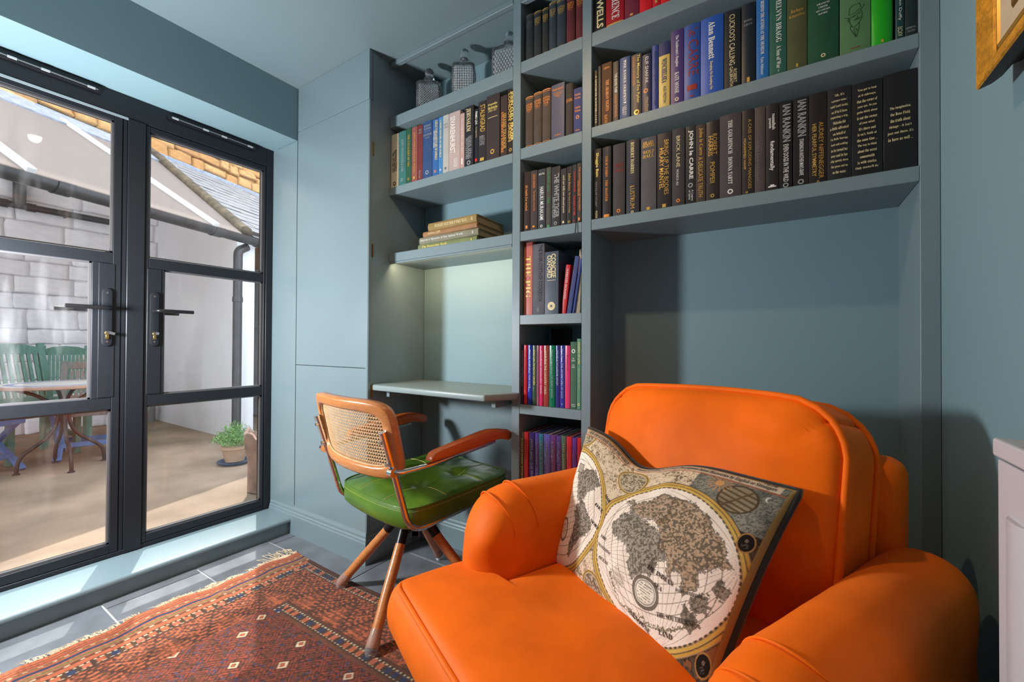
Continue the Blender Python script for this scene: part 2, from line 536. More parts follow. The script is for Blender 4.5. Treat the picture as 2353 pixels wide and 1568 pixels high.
def door(name, y0, y1, lock_side, post):
    root = link(name, None); struct(root)
    root['label'] = 'black steel-framed glazed door leaf'
    w = .024                                        # stile width beside the glass
    st = MB()
    zt, zb = 2.018, .108
    gl, gr = (y0 + .03, y1 - .027) if lock_side > 0 else (y0 + .0155, y1 - .0095)
    lockw = .092 if lock_side > 0 else .074
    ml, mr = (gl, y1 - lockw) if lock_side > 0 else (y0 + lockw, gr)
    zs = [(1.413, 1.993), (.781, 1.365), (.145, .731)]
    st.box(xa + .004, xb - .001, y0, gl, zb, zt); st.box(xa + .004, xb - .001, gr, y1, zb, zt)
    for a, b_ in ((1.993, zt), (1.365, 1.413), (.731, .781), (zb, .145)):
        st.box(xa + .004, xb - .002, gl, gr, a, b_)
    if lock_side > 0:
        st.box(xa + .004, xb - .001, mr, gr, .781, 1.365)
    else:
        st.box(xa + .004, xb - .001, gl, ml, .781, 1.365)
    st.build('leaf_frame', BLACKF, root, bevel=.0016, seg=1)
    for (za, zc), (a, b_) in zip(zs, [(gl, gr), (ml, mr), (gl, gr)]):
        MB().box(xa + .026, xa + .032, a, b_, za, zc).build('pane', PANE, root)
        bead = MB()
        t = .007
        for q in ((a, a + t, za, zc), (b_ - t, b_, za, zc), (a, b_, za, za + t), (a, b_, zc - t, zc)):
            bead.box(xa + .033, xa + .046, *q)
        bead.build('glazing_bead', PANEM if True else BLACKF, root)
    # lock plate with lever, cylinder and key
    yc = (y1 - .046) if lock_side > 0 else (y0 + .036)
    MB().box(xb - .002, xb + .0015, yc - .026, yc + .026, .785, 1.362).build('lock_cover', BLACKF, root, bevel=.001, seg=1)
    pl = MB()
    prof = []
    for k in range(17):
        a = PI * k / 16
        prof.append((yc + .0165 * math.cos(a), 1.238 + .0165 * math.sin(a)))
    for k in range(17):
        a = PI + PI * k / 16
        prof.append((yc + .0165 * math.cos(a), 1.022 + .0165 * math.sin(a)))
    pl.prism(prof, 'x', xb + .001, xb + .010)
    p = pl.build('lock_plate', BLACKF, root, bevel=.002, seg=2, smooth=True, auto=40)
    s = -1 if lock_side > 0 else 1
    lv = MB()
    lv.cyl((xb + .009, yc, 1.168), (xb + .045, yc, 1.168), .0095, 14)
    lv.tube(fillet([(xb + .028, yc, 1.168), (xb + .05, yc, 1.168), (xb + .056, yc + s * .02, 1.168), (xb + .056, yc + s * .135, 1.168)], .018), .0085, 12)
    lv.build('door_lever', BLACKP, root, smooth=True, auto=40)
    lv2 = MB().tube(fillet([(xa - .0, yc, 1.166), (xa - .05, yc, 1.166), (xa - .056, yc + s * .02, 1.166), (xa - .056, yc + s * .135, 1.166)], .018), .0085, 10)
    lv2.build('outer_lever', BLACKP, root, smooth=True, auto=40)
    cy = MB().cyl((xb + .006, yc, 1.062), (xb + .017, yc, 1.062), .0085, 16).box(xb + .006, xb + .0165, yc - .005, yc + .005, 1.036, 1.06)
    cy.build('lock_cylinder', BRASS, root, bevel=.0006, seg=1, smooth=True, auto=40)
    k = MB().cyl((xb + .017, yc, 1.064), (xb + .024, yc, 1.064), .006, 12)
    k.bar((xb + .022, yc, 1.065), (xb + .026, yc + (.022 if lock_side > 0 else .012), 1.058 if lock_side > 0 else 1.062), .002, .011)
    k.build('key', STEEL, root, smooth=True, auto=40)
    for z in (1.235, 1.025):
        MB().cyl((xb + .0095, yc, z), (xb + .0112, yc, z), .0045, 12).build('screw', STEEL, root)
    return root
door('door_1', YL0, YM0 - .018, 1, None)
d2 = door('door_2', YM1, YR1, -1, None)
# wide post covering the meeting of the two leaves
pm = MB().box(xa - .01, xb + .004, YM0, YM1 - .001, .09, 2.02)
pm.box(xa + .002, xb - .004, YM0 - .017, YM0, .09, 2.02)
struct(pm.build('trim_4', BLACKF, bevel=.002, seg=1))
MB().box(xb - .001, xb + .002, YL0, YM0, 2.012, 2.022).build('edge_strip', mat('pale_steel', S(165, 180, 186), rough=.3, metal=.3), fo)
for nm, a, b_, lab in (('trickle_vent', .15, .559, 'black slot vent over the left glazed door leaf'), ('trickle_vent', .79, 1.185, 'black slot vent over the right glazed door leaf')):
    v = thing(nm, lab, 'vent', (XL, (a + b_) / 2, 2.09), 0, 'slot vents above the doors')
    h = (b_ - a) / 2
    MB().box(.001, .014, -h, h, -.010, .011).build('vent_body', BLACKP, v, bevel=.004, seg=2)
    MB().box(.014, .0165, -h + .012, h - .012, .000, .0035).build('slider_rail', mat('vent_grey', S(120, 124, 126), rough=.3), v)
    for yy in (-h * .86, -h * .22, h * .2, h * .84):
        MB().box(.014, .018, yy - .012, yy + .012, -.003, .0045).build('clip', mat('clip_grey', S(190, 196, 198), rough=.4), v)

# recessed ceiling downlights (behind and above the camera)
for i, (x, y, e) in enumerate([(-.75, .64, 26.0)]):
    dl = thing('downlight', 'round recessed ceiling downlight ' + ('over the middle of the rug' if i == 0 else 'towards the back of the room'), 'lamp', (x, y, ZC), 0, 'ceiling downlights')
    MB().lathe([(.034, -.001), (.046, -.001), (.048, -.004), (.046, -.006), (.036, -.006), (.034, -.001)], 24).build('trim_ring', mat('white_trim', S(225, 225, 222), rough=.4), dl, smooth=True, auto=40)
    MB().lathe([(.0005, -.002), (.034, -.002)], 24).build('bulb', mat('bulb_glow', (1, .78, .52, 1), emit=12.0), dl)
    lamp('downlight_beam', 'SPOT', (x, y, ZC - .012), (0, 0, -1), e, (1.0, .66, .36), spot_size=math.radians(165), spot_blend=.5, shadow_soft_size=.03)
# added fill light, out of view, built as a floor lamp by the left wall
fl_ = thing('fill_lamp', 'added fill light shaped as a slim black floor lamp, unseen by the left wall', 'lamp', (-2.12, .05, 0))
MB().lathe([(0, 0), (.09, 0), (.09, .012), (.02, .022), (0, .022)], 28).build('base', BLACKP, fl_, smooth=True, auto=40)
MB().cyl((0, 0, .02), (0, 0, 1.02), .01, 12).build('pole', BLACKP, fl_, smooth=True)
MB().lathe([(.10, 1.36), (.10, 1.355), (.098, 1.355)], 24).build('shade_ring', BLACKP, fl_)
o = lamp('fill_lamp_light', 'POINT', (-2.12, .05, 1.14), (0, 0, -1), 112.0, (.97, .965, 1.0), shadow_soft_size=.09)
# ------------------------------------------------------------------ books
INK = {'g': mat('gilt_lettering', S(214, 172, 84), rough=.35, metal=.35), 'w': mat('white_lettering', S(225, 225, 220), rough=.5),
       'c': mat('cream_lettering', S(228, 212, 160), rough=.5), 's': mat('silver_lettering', S(165, 168, 170), rough=.35, metal=.3),
       'r': mat('red_lettering', S(215, 45, 40), rough=.5), 'k': mat('black_lettering', S(22, 22, 24), rough=.5), 'd': mat('blue_lettering', S(30, 42, 92), rough=.5),
       'n': mat('green_lettering', S(60, 150, 80), rough=.5), 'm': mat('maroon_lettering', S(140, 40, 34), rough=.5), 'a': mat('faded_lettering', S(96, 92, 90), rough=.5),
       'o': mat('orange_lettering', S(226, 140, 60), rough=.4), 'y': mat('pale_yellow_lettering', S(235, 215, 120), rough=.4)}
PAGES = mat('book_pages', S(205, 192, 165), rough=.85, var=.12, vscale=60, stretch=(60, 1, 1))
def cloth(c, kind='cloth'):
    n = 'book_%s_%02x%02x%02x' % ((kind,) + c)
    if kind == 'gloss':
        return mat(n, S(*c), rough=.18, coat=.6, var=.05, vscale=20)
    if kind == 'jacket':
        return mat(n, S(*c), rough=.42, var=.06, vscale=14)
    return mat(n, S(*c), rough=.72, var=.14, vscale=16, bump=.18, bscale=420)
ORD = ['first', 'second', 'third', 'fourth', 'fifth', 'sixth', 'seventh', 'eighth', 'ninth', 'tenth', 'eleventh', 'twelfth', 'thirteenth',
       'fourteenth', 'fifteenth', 'sixteenth', 'seventeenth', 'eighteenth', 'nineteenth', 'twentieth', 'twenty-first', 'twenty-second']
def book(x0, x1, z0, z1, y, depth, col, kind, bulge, label, group, words, lean=0.0, name='book'):
    """upright book, spine facing -y; the cover is the thing, pages and lettering its parts"""
    w = x1 - x0; h = z1 - z0; hw = w / 2
    bt = min(.0028, w * .16)
    N = 6
    fb = lambda u: -bulge * (1 - (u / hw) ** 2)      # spine front for lateral offset u
    outer = [(-hw + w * k / N, fb(-hw + w * k / N)) for k in range(N + 1)]
    prof = outer + [(hw, depth), (hw - bt, depth), (hw - bt, .006), (-hw + bt, .006), (-hw + bt, depth), (-hw, depth)]
    mb = MB().prism(prof, 'z', 0, h)
    o = mb.build(name, cloth(col, kind), None, bevel=min(.0009, w * .06), seg=1, smooth=True, auto=35)
    o.location = (x0 + hw, y, z0)
    o.rotation_euler = (0, lean, 0)
    tag(o, label, 'book', group)
    MB().box(-hw + bt + .0002, hw - bt - .0002, .0075, depth - .004, .003, h - .003).build('page_block', PAGES, o)
    for t in words:
        s, a, b_, off, hh, ink, way = t[:7]
        m = INK[ink]
        za, zb_ = h * (1 - a), h * (1 - b_)
        zc, ln = (za + zb_) / 2, za - zb_
        xo = off * hw
        if way == 'd':
            text(o, s, (lambda u, v, xo=xo, zc=zc, hw=hw: (xo + v, fb(max(-hw, min(hw, xo + v))) - .0007, zc - u)), ln, hh * w, m, 'title', *t[7:])
        elif way == 'h':
            text(o, s, (lambda u, v, xo=xo, zc=zc, hw=hw: (xo + u, fb(max(-hw, min(hw, xo + u))) - .0007, zc + v)), hh * w, ln, m, 'title', *t[7:])
        elif way == 'b':     # gilt band / block across the spine
            g = MB()
            K = 6
            for i in range(K):
                u0 = xo - hw * hh + 2 * hw * hh * i / K; u1 = xo - hw * hh + 2 * hw * hh * (i + 1) / K
                g.add([(u0, fb(u0) - .0007, zb_), (u1, fb(u1) - .0007, zb_), (u1, fb(u1) - .0007, za), (u0, fb(u0) - .0007, za)], [(0, 1, 2, 3)])
            g.build('band', m, o)
        elif way == 'l':     # small printed device: ring with bar
            g = MB()
            r = hh * w / 2
            cz = zc
            n = 14
            vs = []
            for i in range(n):
                aa = 2 * PI * i / n
                for rr in (r, r * .55):
                    vs.append((xo + rr * math.cos(aa), fb(max(-hw, min(hw, xo + rr * math.cos(aa)))) - .0007, cz + rr * math.sin(aa)))
            g.add(vs, [(2 * i, 2 * ((i + 1) % n), 2 * ((i + 1) % n) + 1, 2 * i + 1) for i in range(n)])
            g.build('device', m, o)
    return o
ROWPOS = {
 'alcove': [(-1.6221,-1.572,2.046),(-1.57,-1.519,2.046),(-1.518,-1.484,2.05),(-1.482,-1.444,2.044),(-1.442,-1.409,2.044),(-1.4086,-1.351,2.049),(-1.349,-1.312,2.044),(-1.311,-1.286,2.045),(-1.2856,-1.251,2.045),(-1.25,-1.186,2.044),(-1.185,-1.162,2.024),(-1.1616,-1.112,2.045),(-1.107,-1.087,2.021),(-1.086,-1.046,2.044),(-1.045,-0.977,2.054),(-0.973,-0.939,2.033),(-0.937,-0.9093,2.049)],
 'colA': [(-0.857,-0.823,2.319),(-0.821,-0.787,2.317),(-0.784,-0.755,2.314),(-0.754,-0.722,2.324),(-0.721,-0.683,2.319),(-0.681,-0.646,2.316),(-0.643,-0.612,2.314)],
 'colB': [(-0.857,-0.821,1.995),(-0.82,-0.783,2.0),(-0.782,-0.744,2.001),(-0.743,-0.688,2.005),(-0.683,-0.652,1.99),(-0.651,-0.618,1.962)],
 'colC': [(-0.865,-0.834,1.7),(-0.833,-0.802,1.699),(-0.8,-0.766,1.697),(-0.764,-0.742,1.697),(-0.741,-0.704,1.693),(-0.702,-0.679,1.678),(-0.678,-0.656,1.681),(-0.6556,-0.637,1.683),(-0.636,-0.618,1.685)],
 'colD': [(-0.866,-0.827,1.423),(-0.8266,-0.774,1.412),(-0.773,-0.714,1.376),(-0.7,-0.68,1.323),(-0.6796,-0.663,1.352),(-0.6626,-0.6566,1.339),(-0.6562,-0.633,1.384)],
 'colE': [(-0.8711,-0.861,1.02),(-0.859,-0.843,1.019),(-0.841,-0.821,1.019),(-0.82,-0.802,1.018),(-0.801,-0.79,1.018),(-0.789,-0.773,1.017),(-0.771,-0.748,1.018),(-0.747,-0.722,1.018),(-0.72,-0.702,1.018),(-0.701,-0.682,1.018),(-0.681,-0.66,1.018),(-0.659,-0.634,1.032),(-0.633,-0.618,1.043)],
 'colF': [(-0.8711,-0.858,0.677),(-0.856,-0.838,0.679),(-0.833,-0.809,0.681),(-0.807,-0.791,0.681),(-0.79,-0.77,0.68),(-0.768,-0.741,0.681),(-0.74,-0.718,0.682),(-0.716,-0.696,0.682),(-0.695,-0.676,0.683),(-0.674,-0.653,0.683),(-0.651,-0.633,0.682),(-0.631,-0.616,0.683)],
 'wide1': [(-0.5746,-0.53,2.365),(-0.528,-0.463,2.365),(-0.461,-0.411,2.365),(-0.41,-0.368,2.365),(-0.367,-0.342,2.363),(-0.341,-0.309,2.348),(-0.307,-0.273,2.33)],
 'wide2': [(-0.572,-0.559,2.003),(-0.558,-0.545,2.013),(-0.543,-0.506,2.016),(-0.503,-0.481,2.009),(-0.478,-0.441,2.012),(-0.438,-0.402,2.008),(-0.401,-0.371,1.995),(-0.369,-0.347,2.014),(-0.346,-0.311,2.013),(-0.309,-0.269,2.038),(-0.268,-0.22,2.038),(-0.219,-0.154,2.038),(-0.153,-0.108,2.032),(-0.106,-0.07,2.035),(-0.068,-0.036,2.047),(-0.035,0.007,2.045),(0.008,0.055,2.035),(0.056,0.125,2.022),(0.127,0.191,2.004),(0.192,0.234,1.987),(0.239,0.256,1.962),(0.257,0.2797,1.959)],
 'wide3': [(-0.5746,-0.543,1.719),(-0.539,-0.507,1.718),(-0.501,-0.458,1.717),(-0.454,-0.409,1.719),(-0.404,-0.353,1.714),(-0.351,-0.305,1.715),(-0.304,-0.265,1.717),(-0.263,-0.233,1.716),(-0.2326,-0.204,1.712),(-0.203,-0.166,1.713),(-0.165,-0.106,1.72),(-0.105,-0.073,1.72),(-0.072,-0.045,1.719),(-0.044,-0.012,1.718),(-0.011,0.02,1.713),(0.022,0.058,1.715),(0.0584,0.099,1.716),(0.0994,0.151,1.716),(0.1514,0.214,1.713),(0.215,0.2797,1.716)],
}
def D(s, a, b, off=0, h=.45, ink='g', bold=0.0, serif=False): return (s, a, b, off, h, ink, 'd', bold, None, serif)
def H(s, a, b, w=.8, ink='g', serif=True, off=0): return (s, a, b, off, w, ink, 'h', 0.0, None, serif)
def B(a, b, w=.95, ink='g', off=0): return ('', a, b, off, w, ink, 'b')
def L(z, d=.4, ink='g', off=0): return ('', z - .02, z + .02, off, d, ink, 'l')
OLD = lambda t, ink='g': [B(.015, .03, .98, ink), B(.05, .056, .98, ink), H(t[0], .15, .19, .8, ink), H(t[1], .2, .24, .75, ink), H(t[2], .25, .29, .6, ink), B(.31, .315, .4, ink), B(.97, .976, .98, ink)]
K = 'jacket'
SHELVES = {
 'alcove': ('shelf under the decanters', 1.784, .2, [
  ((214, 203, 178), K, .002, 'cream book with black lettering', [D('WILLIAM DALRYMPLE', .3, .7, .35, .28, 'k', 0, True), D('The ANARCHY', .32, .72, -.3, .36, 'k', 0, True), L(.93, .4, 'k')]),
  ((52, 108, 104), 'cloth', .003, 'teal-green cloth book', [D('JOHN WESTS ENGLAND', .15, .75, .1, .3, 's', 0, True), L(.9, .3, 's')]),
  ((34, 84, 58), 'cloth', .002, 'dark green book with gilt frame', [D('THE CAVALIERS OF THE', .12, .7, 0, .35, 'g', 0, True), L(.92, .35)]),
  ((140, 78, 70), 'cloth', .002, 'dusty red cloth book', [D('JOHNS WORLD ATLAS OF HISTORY', .1, .85, 0, .3, 'g', 0, True), B(.9, .95, .3)]),
  ((110, 44, 44), 'cloth', .002, 'maroon cloth book', [H('THE', .08, .11, .6, 's'), H('GREAT', .13, .16, .7, 's'), D('McCourt', .82, .97, 0, .3, 's', 0, True)]),
  ((42, 72, 118), 'cloth', .002, 'navy cloth book with small silver lettering', [H('Richard', .06, .1, .7, 's'), H('Davidson', .11, .15, .75, 's'), B(.175, .18, .7, 's'), H('NOVEMBER', .22, .26, .9, 's'), H('1918', .28, .31, .4, 's'), L(.9, .35, 's')]),
  ((52, 98, 160), K, .001, 'blue jacketed book with yellow and white lettering', [D('GREAT PARLIAMENTARY SCANDALS', .03, .72, .3, .4, 'y', 0, True), D('MATTHEW PARRIS', .2, .5, -.4, .25, 'w'), L(.92, .35, 'o')]),
  ((70, 128, 180), K, .001, 'slim light blue book', [D('A SHORT HISTORY OF THE WORLD', .05, .7, 0, .4, 'y', 0, True), L(.92, .4, 'w')]),
  ((172, 172, 168), K, .001, 'pale grey book with black bird device', [H('HISTORY', .15, .18, .7, 's'), H('OF THEM', .2, .23, .7, 's'), L(.92, .3, 'k')]),
  ((176, 160, 156), K, .001, 'wide pinkish-grey book with pale tall lettering', [D('SIVARENHURST', .07, .7, -.3, .45, 'w', .02), D('ELIZA FILBY', .8, .95, .25, .3, 'w')]),
  ((182, 152, 146), K, .001, 'slim pink-grey book with white lettering', [D('The Going to War - Alan Kerr', .1, .72, 0, .45, 'w'), B(.82, .93, .3, 'w')]),
  ((36, 36, 42), K, .001, 'black book with cream capital lettering', [D('JERUSALEM', .04, .42, -.1, .5, 'c', 0, True), D('SIMON SEBAG', .5, .88, .25, .36, 's', 0, True), D('MONTEFIORE', .52, .88, -.35, .36, 's', 0, True), L(.94, .4, 's')]),
  ((30, 32, 40), K, .001, 'slim dark book with white lettering', [D('PRIMO LEVI', .05, .28, 0, .6, 'w', .01), D('The Complete Works', .33, .52, 0, .4, 'c'), B(.9, .95, .5, 'r')]),
  ((42, 38, 40), K, .001, 'dark book with condensed yellow title', [D('STALINGRAD', .06, .5, .15, .62, 'g', .015), D('ANTONY', .56, .72, .3, .35, 's'), D('BEEVOR', .56, .72, -.3, .35, 's'), B(.92, .97, .5, 'g')]),
  ((50, 42, 42), 'cloth', .003, 'thick black cloth book with three gilt lines', [H('Family', .13, .17, .7, 'y', True), H('Britain', .18, .22, .7, 'y', True), H('1951-57', .23, .26, .6, 'y', True), B(.345, .352, .7, 'c'), L(.88, .3, 'g')]),
  ((54, 40, 38), 'cloth', .002, 'black book with two lines of gilt capitals', [D('SHASHI THAROOR', .3, .88, .3, .42, 'g', 0, True), D('INGLORIOUS EMPIRE', .27, .94, -.35, .36, 'o', 0, True)]),
  ((44, 32, 26), K, .001, 'dark book covered in bright yellow stacked capitals', [D('JOHN CLELL FRAZER', .04, .8, .35, .5, 'y', .03), D('LONDON GREEN', .06, .8, -.35, .5, 'g', .03), L(.93, .5, 'g')]),
 ]),
 'colA': ('narrow column top shelf', 2.136, .13, [
  ((38, 44, 46), 'cloth', .005, 'old charcoal book with gilt-tooled head', OLD(('TALE', 'OF TWO', 'CITIES'), 'a')),
  ((40, 46, 48), 'cloth', .005, 'old charcoal book with gilt title', OLD(('MARTIN', 'CHUZZ', 'LEWIT'))),
  ((42, 46, 44), 'cloth', .005, 'narrow old charcoal book with gilt title', OLD(('HARD', 'TIMES', 'ETC'))),
  ((48, 60, 68), 'cloth', .005, 'old slate-blue book with gilt title', OLD(('THE OLD', 'SHOP', 'DICKENS'))),
  ((44, 56, 66), 'cloth', .005, 'thick old slate-blue book with gilt title', OLD(('LITTLE', 'DORRIT', 'DICKENS'))),
  ((92, 34, 38), 'cloth', .005, 'old maroon book with gilt title', OLD(('MARIA', 'MORGAN', 'ONE'), 'o')),
  ((96, 36, 38), 'cloth', .005, 'old dull red book with worn gilt', OLD(('NORTH', 'AND', 'SOUTH'), 'o')),
 ]),
 'colB': ('narrow column second shelf', 1.793, .135, [
  ((74, 62, 54), 'cloth', .005, 'old brown-grey book with gilt head band', OLD(('BARNABY', 'RUDGE', 'DICKENS'), 'o')),
  ((76, 66, 58), 'cloth', .005, 'old grey-brown book with gilt title', OLD(('DOMBEY', 'AND SON', 'VOL 2'), 'o')),
  ((78, 66, 58), 'cloth', .005, 'old taupe book with three gilt lines', OLD(('PICKWICK', 'PAPERS', 'VOL'), 'o')),
  ((84, 84, 102), K, .001, 'tall grey-blue book with gilt title at the head', [H('Shakespeare', .07, .125, .85, 'o'), B(.15, .155, .8, 'o'), H('COMPLETE', .17, .2, .6, 'o'), H('WORKS', .21, .235, .4, 'o'), H('Oxford', .9, .93, .45, 'o')]),
  ((62, 54, 46), 'cloth', .004, 'old dark brown book with single gilt line', [H('EVANS', .3, .36, .8, 'o')]),
  ((62, 66, 112), 'cloth', .002, 'blue cloth book with orange lettering', [H('Nicholas', .12, .17, .7, 'o'), H('Nickleby', .2, .25, .7, 'o'), H('Charles', .4, .45, .65, 'o'), H('Dickens', .47, .52, .65, 'o'), L(.64, .4, 'o'), H('Nelson', .9, .94, .5, 'o')]),
 ]),
 'colC': ('narrow column third shelf', 1.464, .14, [
  ((48, 32, 26), K, .002, 'brown-black book with gilt lettering', [D('Ali Smith For worked', .22, .65, 0, .35, 'o', 0, True), B(.9, .95, .3, 'o')]),
  ((62, 52, 50), 'cloth', .002, 'dark taupe book with gilt lettering', [D('KAZUO ISHIGURO', .07, .3, .1, .35, 'o'), D('The Remains of the Day', .34, .68, .1, .32, 'o'), B(.92, .95, .3, 'o')]),
  ((52, 54, 60), K, .002, 'charcoal book with tall white capitals', [H('SOUTH', .07, .1, .7, 'w'), D('HARUKI MURAKAMI', .3, .85, .05, .5, 'w', .01), L(.95, .3, 'w')]),
  ((70, 68, 62), 'cloth', .002, 'grey book with green lettering', [D('LAURENT GALE', .06, .4, .1, .4, 'n'), D('FREE', .5, .6, .1, .4, 'n'), B(.95, .99, .4, 'n')]),
  ((50, 48, 48), K, .002, 'charcoal book with large silver stencil lettering', [D('THE WHITE TIGER', .12, .85, .2, .55, 's', .03), D('ARAVIND ADIGA', .5, .84, -.45, .3, 's'), L(.94, .35, 's')]),
  ((52, 48, 50), K, .002, 'slim charcoal book with cream lettering', [D('cord carr duffy new selected poems', .12, .78, .1, .45, 'c', .01), B(.92, .96, .3, 'c')]),
  ((44, 40, 42), K, .002, 'slim black book with gilt lettering', [D('Julian Barnes', .12, .42, .1, .4, 'g', 0, True), D('The Sense of an Ending', .45, .8, .1, .35, 'g', 0, True), L(.95, .4, 'g')]),
  ((46, 46, 50), K, .002, 'slim black book with red lettering', [D('JULIAN BARNES', .12, .47, .1, .4, 'r', .01), D('THE NOISE OF TIME', .52, .86, .1, .42, 'r', .01), L(.95, .3, 'r')]),
  ((64, 56, 50), 'cloth', .002, 'slim grey-brown book with gilt lettering', [D('THE ASSASSINATION OF MARGARET', .07, .8, .2, .38, 'o'), D('HILARY MANTEL', .3, .55, -.45, .25, 'o'), B(.91, .96, .4, 'o')]),
 ]),
 'colD': ('narrow column fourth shelf', 1.136, .19, [
  ((186, 98, 82), K, .001, 'tall salmon pink book with large pale title', [D('THE PIG', .19, .76, 0, .62, 'y', 0, True), B(.0, .05, 1, 'm')]),
  ((88, 88, 96), 'cloth', .002, 'tall grey cloth book with debossed dark title', [D('THE RIVER COTTAGE COOKBOOK', .02, .82, .35, .3, 'k', .01), D('HUGH FEARNLEY WHITTING', .15, .8, -.4, .22, 'a'), B(.9, .96, .2, 'a')]),
  ((62, 72, 88), K, .001, 'thick slate-blue dictionary with cream two-line title', [D('CONCISE', .04, .42, .3, .34, 'c', .02), D('OXFORD', .06, .42, -.3, .34, 'c', .02), B(.455, .462, .62, 'c'), L(.87, .55, 'c'), L(.87, .28, 'c')]),
  ((190, 28, 34), K, .001, 'small bright red book', [D('WEBSTER BIOLOGY', .08, .7, 0, .35, 'w')]),
  ((62, 72, 120), 'cloth', .001, 'worn blue cloth book leaning to the right', []),
  ((52, 70, 130), 'cloth', .001, 'thin blue booklet leaning to the right', []),
  ((186, 168, 148), 'paper', .002, 'bundle of folded beige papers', []),
 ]),
 'colE': ('narrow column fifth shelf', .786, .2, [
  ((40, 30, 62), 'gloss', .002, 'thin dark purple glossy book', [D('ROALD DAHL THE TWITS BOOK', .1, .7, 0, .4, 's')]),
  ((196, 32, 36), 'gloss', .002, 'bright red glossy book', [D('ENID CAROL MAKES CHRISTMAS EXTRA', .08, .85, 0, .35, 'm')]),
  ((40, 52, 150), 'gloss', .002, 'royal blue glossy book', [D('MICHAEL MORPURGO WAR HORSE', .08, .72, 0, .4, 's')]),
  ((58, 84, 66), 'gloss', .002, 'dull green glossy book with yellow lettering', [D('ROALD DAHL THE RAILWAY CHILDREN', .08, .66, 0, .4, 'y')]),
  ((160, 96, 124), 'gloss', .002, 'thin mauve-pink glossy book', [D('FRANCESCA SIMON HORRID', .08, .85, 0, .4, 'm')]),
  ((206, 50, 104), 'gloss', .002, 'hot pink glossy book', [D('JACQUELINE WILSON BEST FRIEND', .08, .8, 0, .4, 'w')]),
  ((150, 60, 52), 'gloss', .002, 'red glossy book with pale worn spine', [D('ANNE FINE THE COUNTRY CHILD', .08, .8, -.2, .4, 'c')]),
  ((24, 112, 78), 'gloss', .002, 'emerald green glossy book', [D('Frances Hodgson Burnett THE SECRET GARDEN', .08, .85, 0, .35, 's')]),
  ((52, 50, 124), 'gloss', .002, 'indigo glossy book', [D('MICHELLE MAGORIAN ASHLEY', .08, .65, 0, .4, 's')]),
  ((56, 56, 158), 'gloss', .002, 'blue-violet glossy book', [D('Mark Twain THE ADVENTURES OF HUCK', .06, .85, 0, .42, 's'), L(.94, .3, 's')]),
  ((214, 62, 110), 'gloss', .002, 'pink glossy book beside the tall green ones', [D('Beatrix', .15, .4, 0, .35, 'm')]),
  ((62, 98, 76), 'cloth', .001, 'tall sage green cloth book with white device', [L(.14, .6, 'w'), H('The', .24, .26, .3, 'w'), H('Hobbies', .27, .29, .55, 'w'), H('JACK', .34, .36, .4, 'w'), H('KNIGHT', .37, .39, .5, 'w'), B(.93, .935, .7, 'w'), H('WILLIAMS', .95, .965, .6, 'w')]),
  ((88, 138, 112), 'cloth', .001, 'tallest pale green book with gilt lettering', [D('LEGENDS OF LAKE', .05, .36, .2, .5, 'y', .01), D('Jamila Gavin', .42, .7, .2, .3, 'y'), L(.93, .6, 'y')]),
 ]),
 'colF': ('narrow column bottom shelf', .436, .2, [
  ((84, 84, 58), 'gloss', .002, 'olive glossy book', [D('ROALD DAHL STORIES', .1, .8, 0, .4, 'c')]),
  ((192, 44, 46), 'gloss', .002, 'red glossy book', [D('ANDERSEN FAIRY TALES', .1, .8, 0, .4, 'm')]),
  ((58, 42, 110), 'gloss', .002, 'dark violet glossy book', [D('JAMES AND THE PEACH', .1, .8, 0, .45, 's')]),
  ((92, 78, 170), 'gloss', .002, 'lilac glossy book', [D('LOUISA MAY ALCOTT', .1, .8, 0, .45, 's')]),
  ((48, 128, 158), 'gloss', .002, 'turquoise glossy book', [D('ARTHUR RANSOME', .1, .8, 0, .45, 's')]),
  ((104, 98, 188), 'gloss', .002, 'wide lavender glossy book', [D('THE WIND IN THE WILLOWS', .1, .8, 0, .4, 's')]),
  ((110, 66, 136), 'gloss', .002, 'plum glossy book with silver lettering', [D('A CHRISTMAS CAROL BOOK', .1, .8, -.1, .45, 's')]),
  ((88, 70, 150), 'gloss', .002, 'violet glossy book with silver lettering', [D('JOURNEY TO THE SEA', .1, .8, 0, .45, 's')]),
  ((88, 124, 108), 'gloss', .002, 'grey-green glossy book', [D('THE JUNGLE BOOK', .1, .8, 0, .35, 'c')]),
  ((214, 52, 66), 'gloss', .002, 'wide coral red glossy book', []),
  ((104, 64, 168), 'gloss', .002, 'purple glossy book between two red ones', []),
  ((216, 46, 58), 'gloss', .002, 'red glossy book at the right end', []),
 ]),
 'wide1': ('wide top shelf', 2.134, .15, [
  ((26, 24, 24), K, .002, 'black book with thick cream capitals', [D('H G WELLS', .2, .94, .15, .55, 'c', .03)]),
  ((160, 18, 30), K, .003, 'deep red book with white capitals', [D('D H LAWRENCE', .2, .9, .1, .42, 'w', 0, True), B(.955, .975, .9, 'g')]),
  ((112, 32, 52), 'cloth', .004, 'wine red cloth book', [B(.93, .96, .2, 'g')]),
  ((206, 14, 34), K, .003, 'bright scarlet book', []),
  ((192, 22, 42), K, .002, 'crimson book with small gilt device', [B(.86, .92, .3, 'g')]),
  ((214, 22, 34), K, .002, 'vivid red book', []),
  ((70, 22, 30), K, .002, 'dark oxblood book', [B(.9, .93, .3, 'w')]),
 ]),
 'wide2': ('wide middle shelf', 1.795, .15, [
  ((18, 18, 20), K, .001, 'thin black book with tiny pale capitals', [D('A GARDENER SCHEHERAZADE', .1, .92, .3, .5, 's')]),
  ((22, 20, 22), K, .001, 'thin plain black book', []),
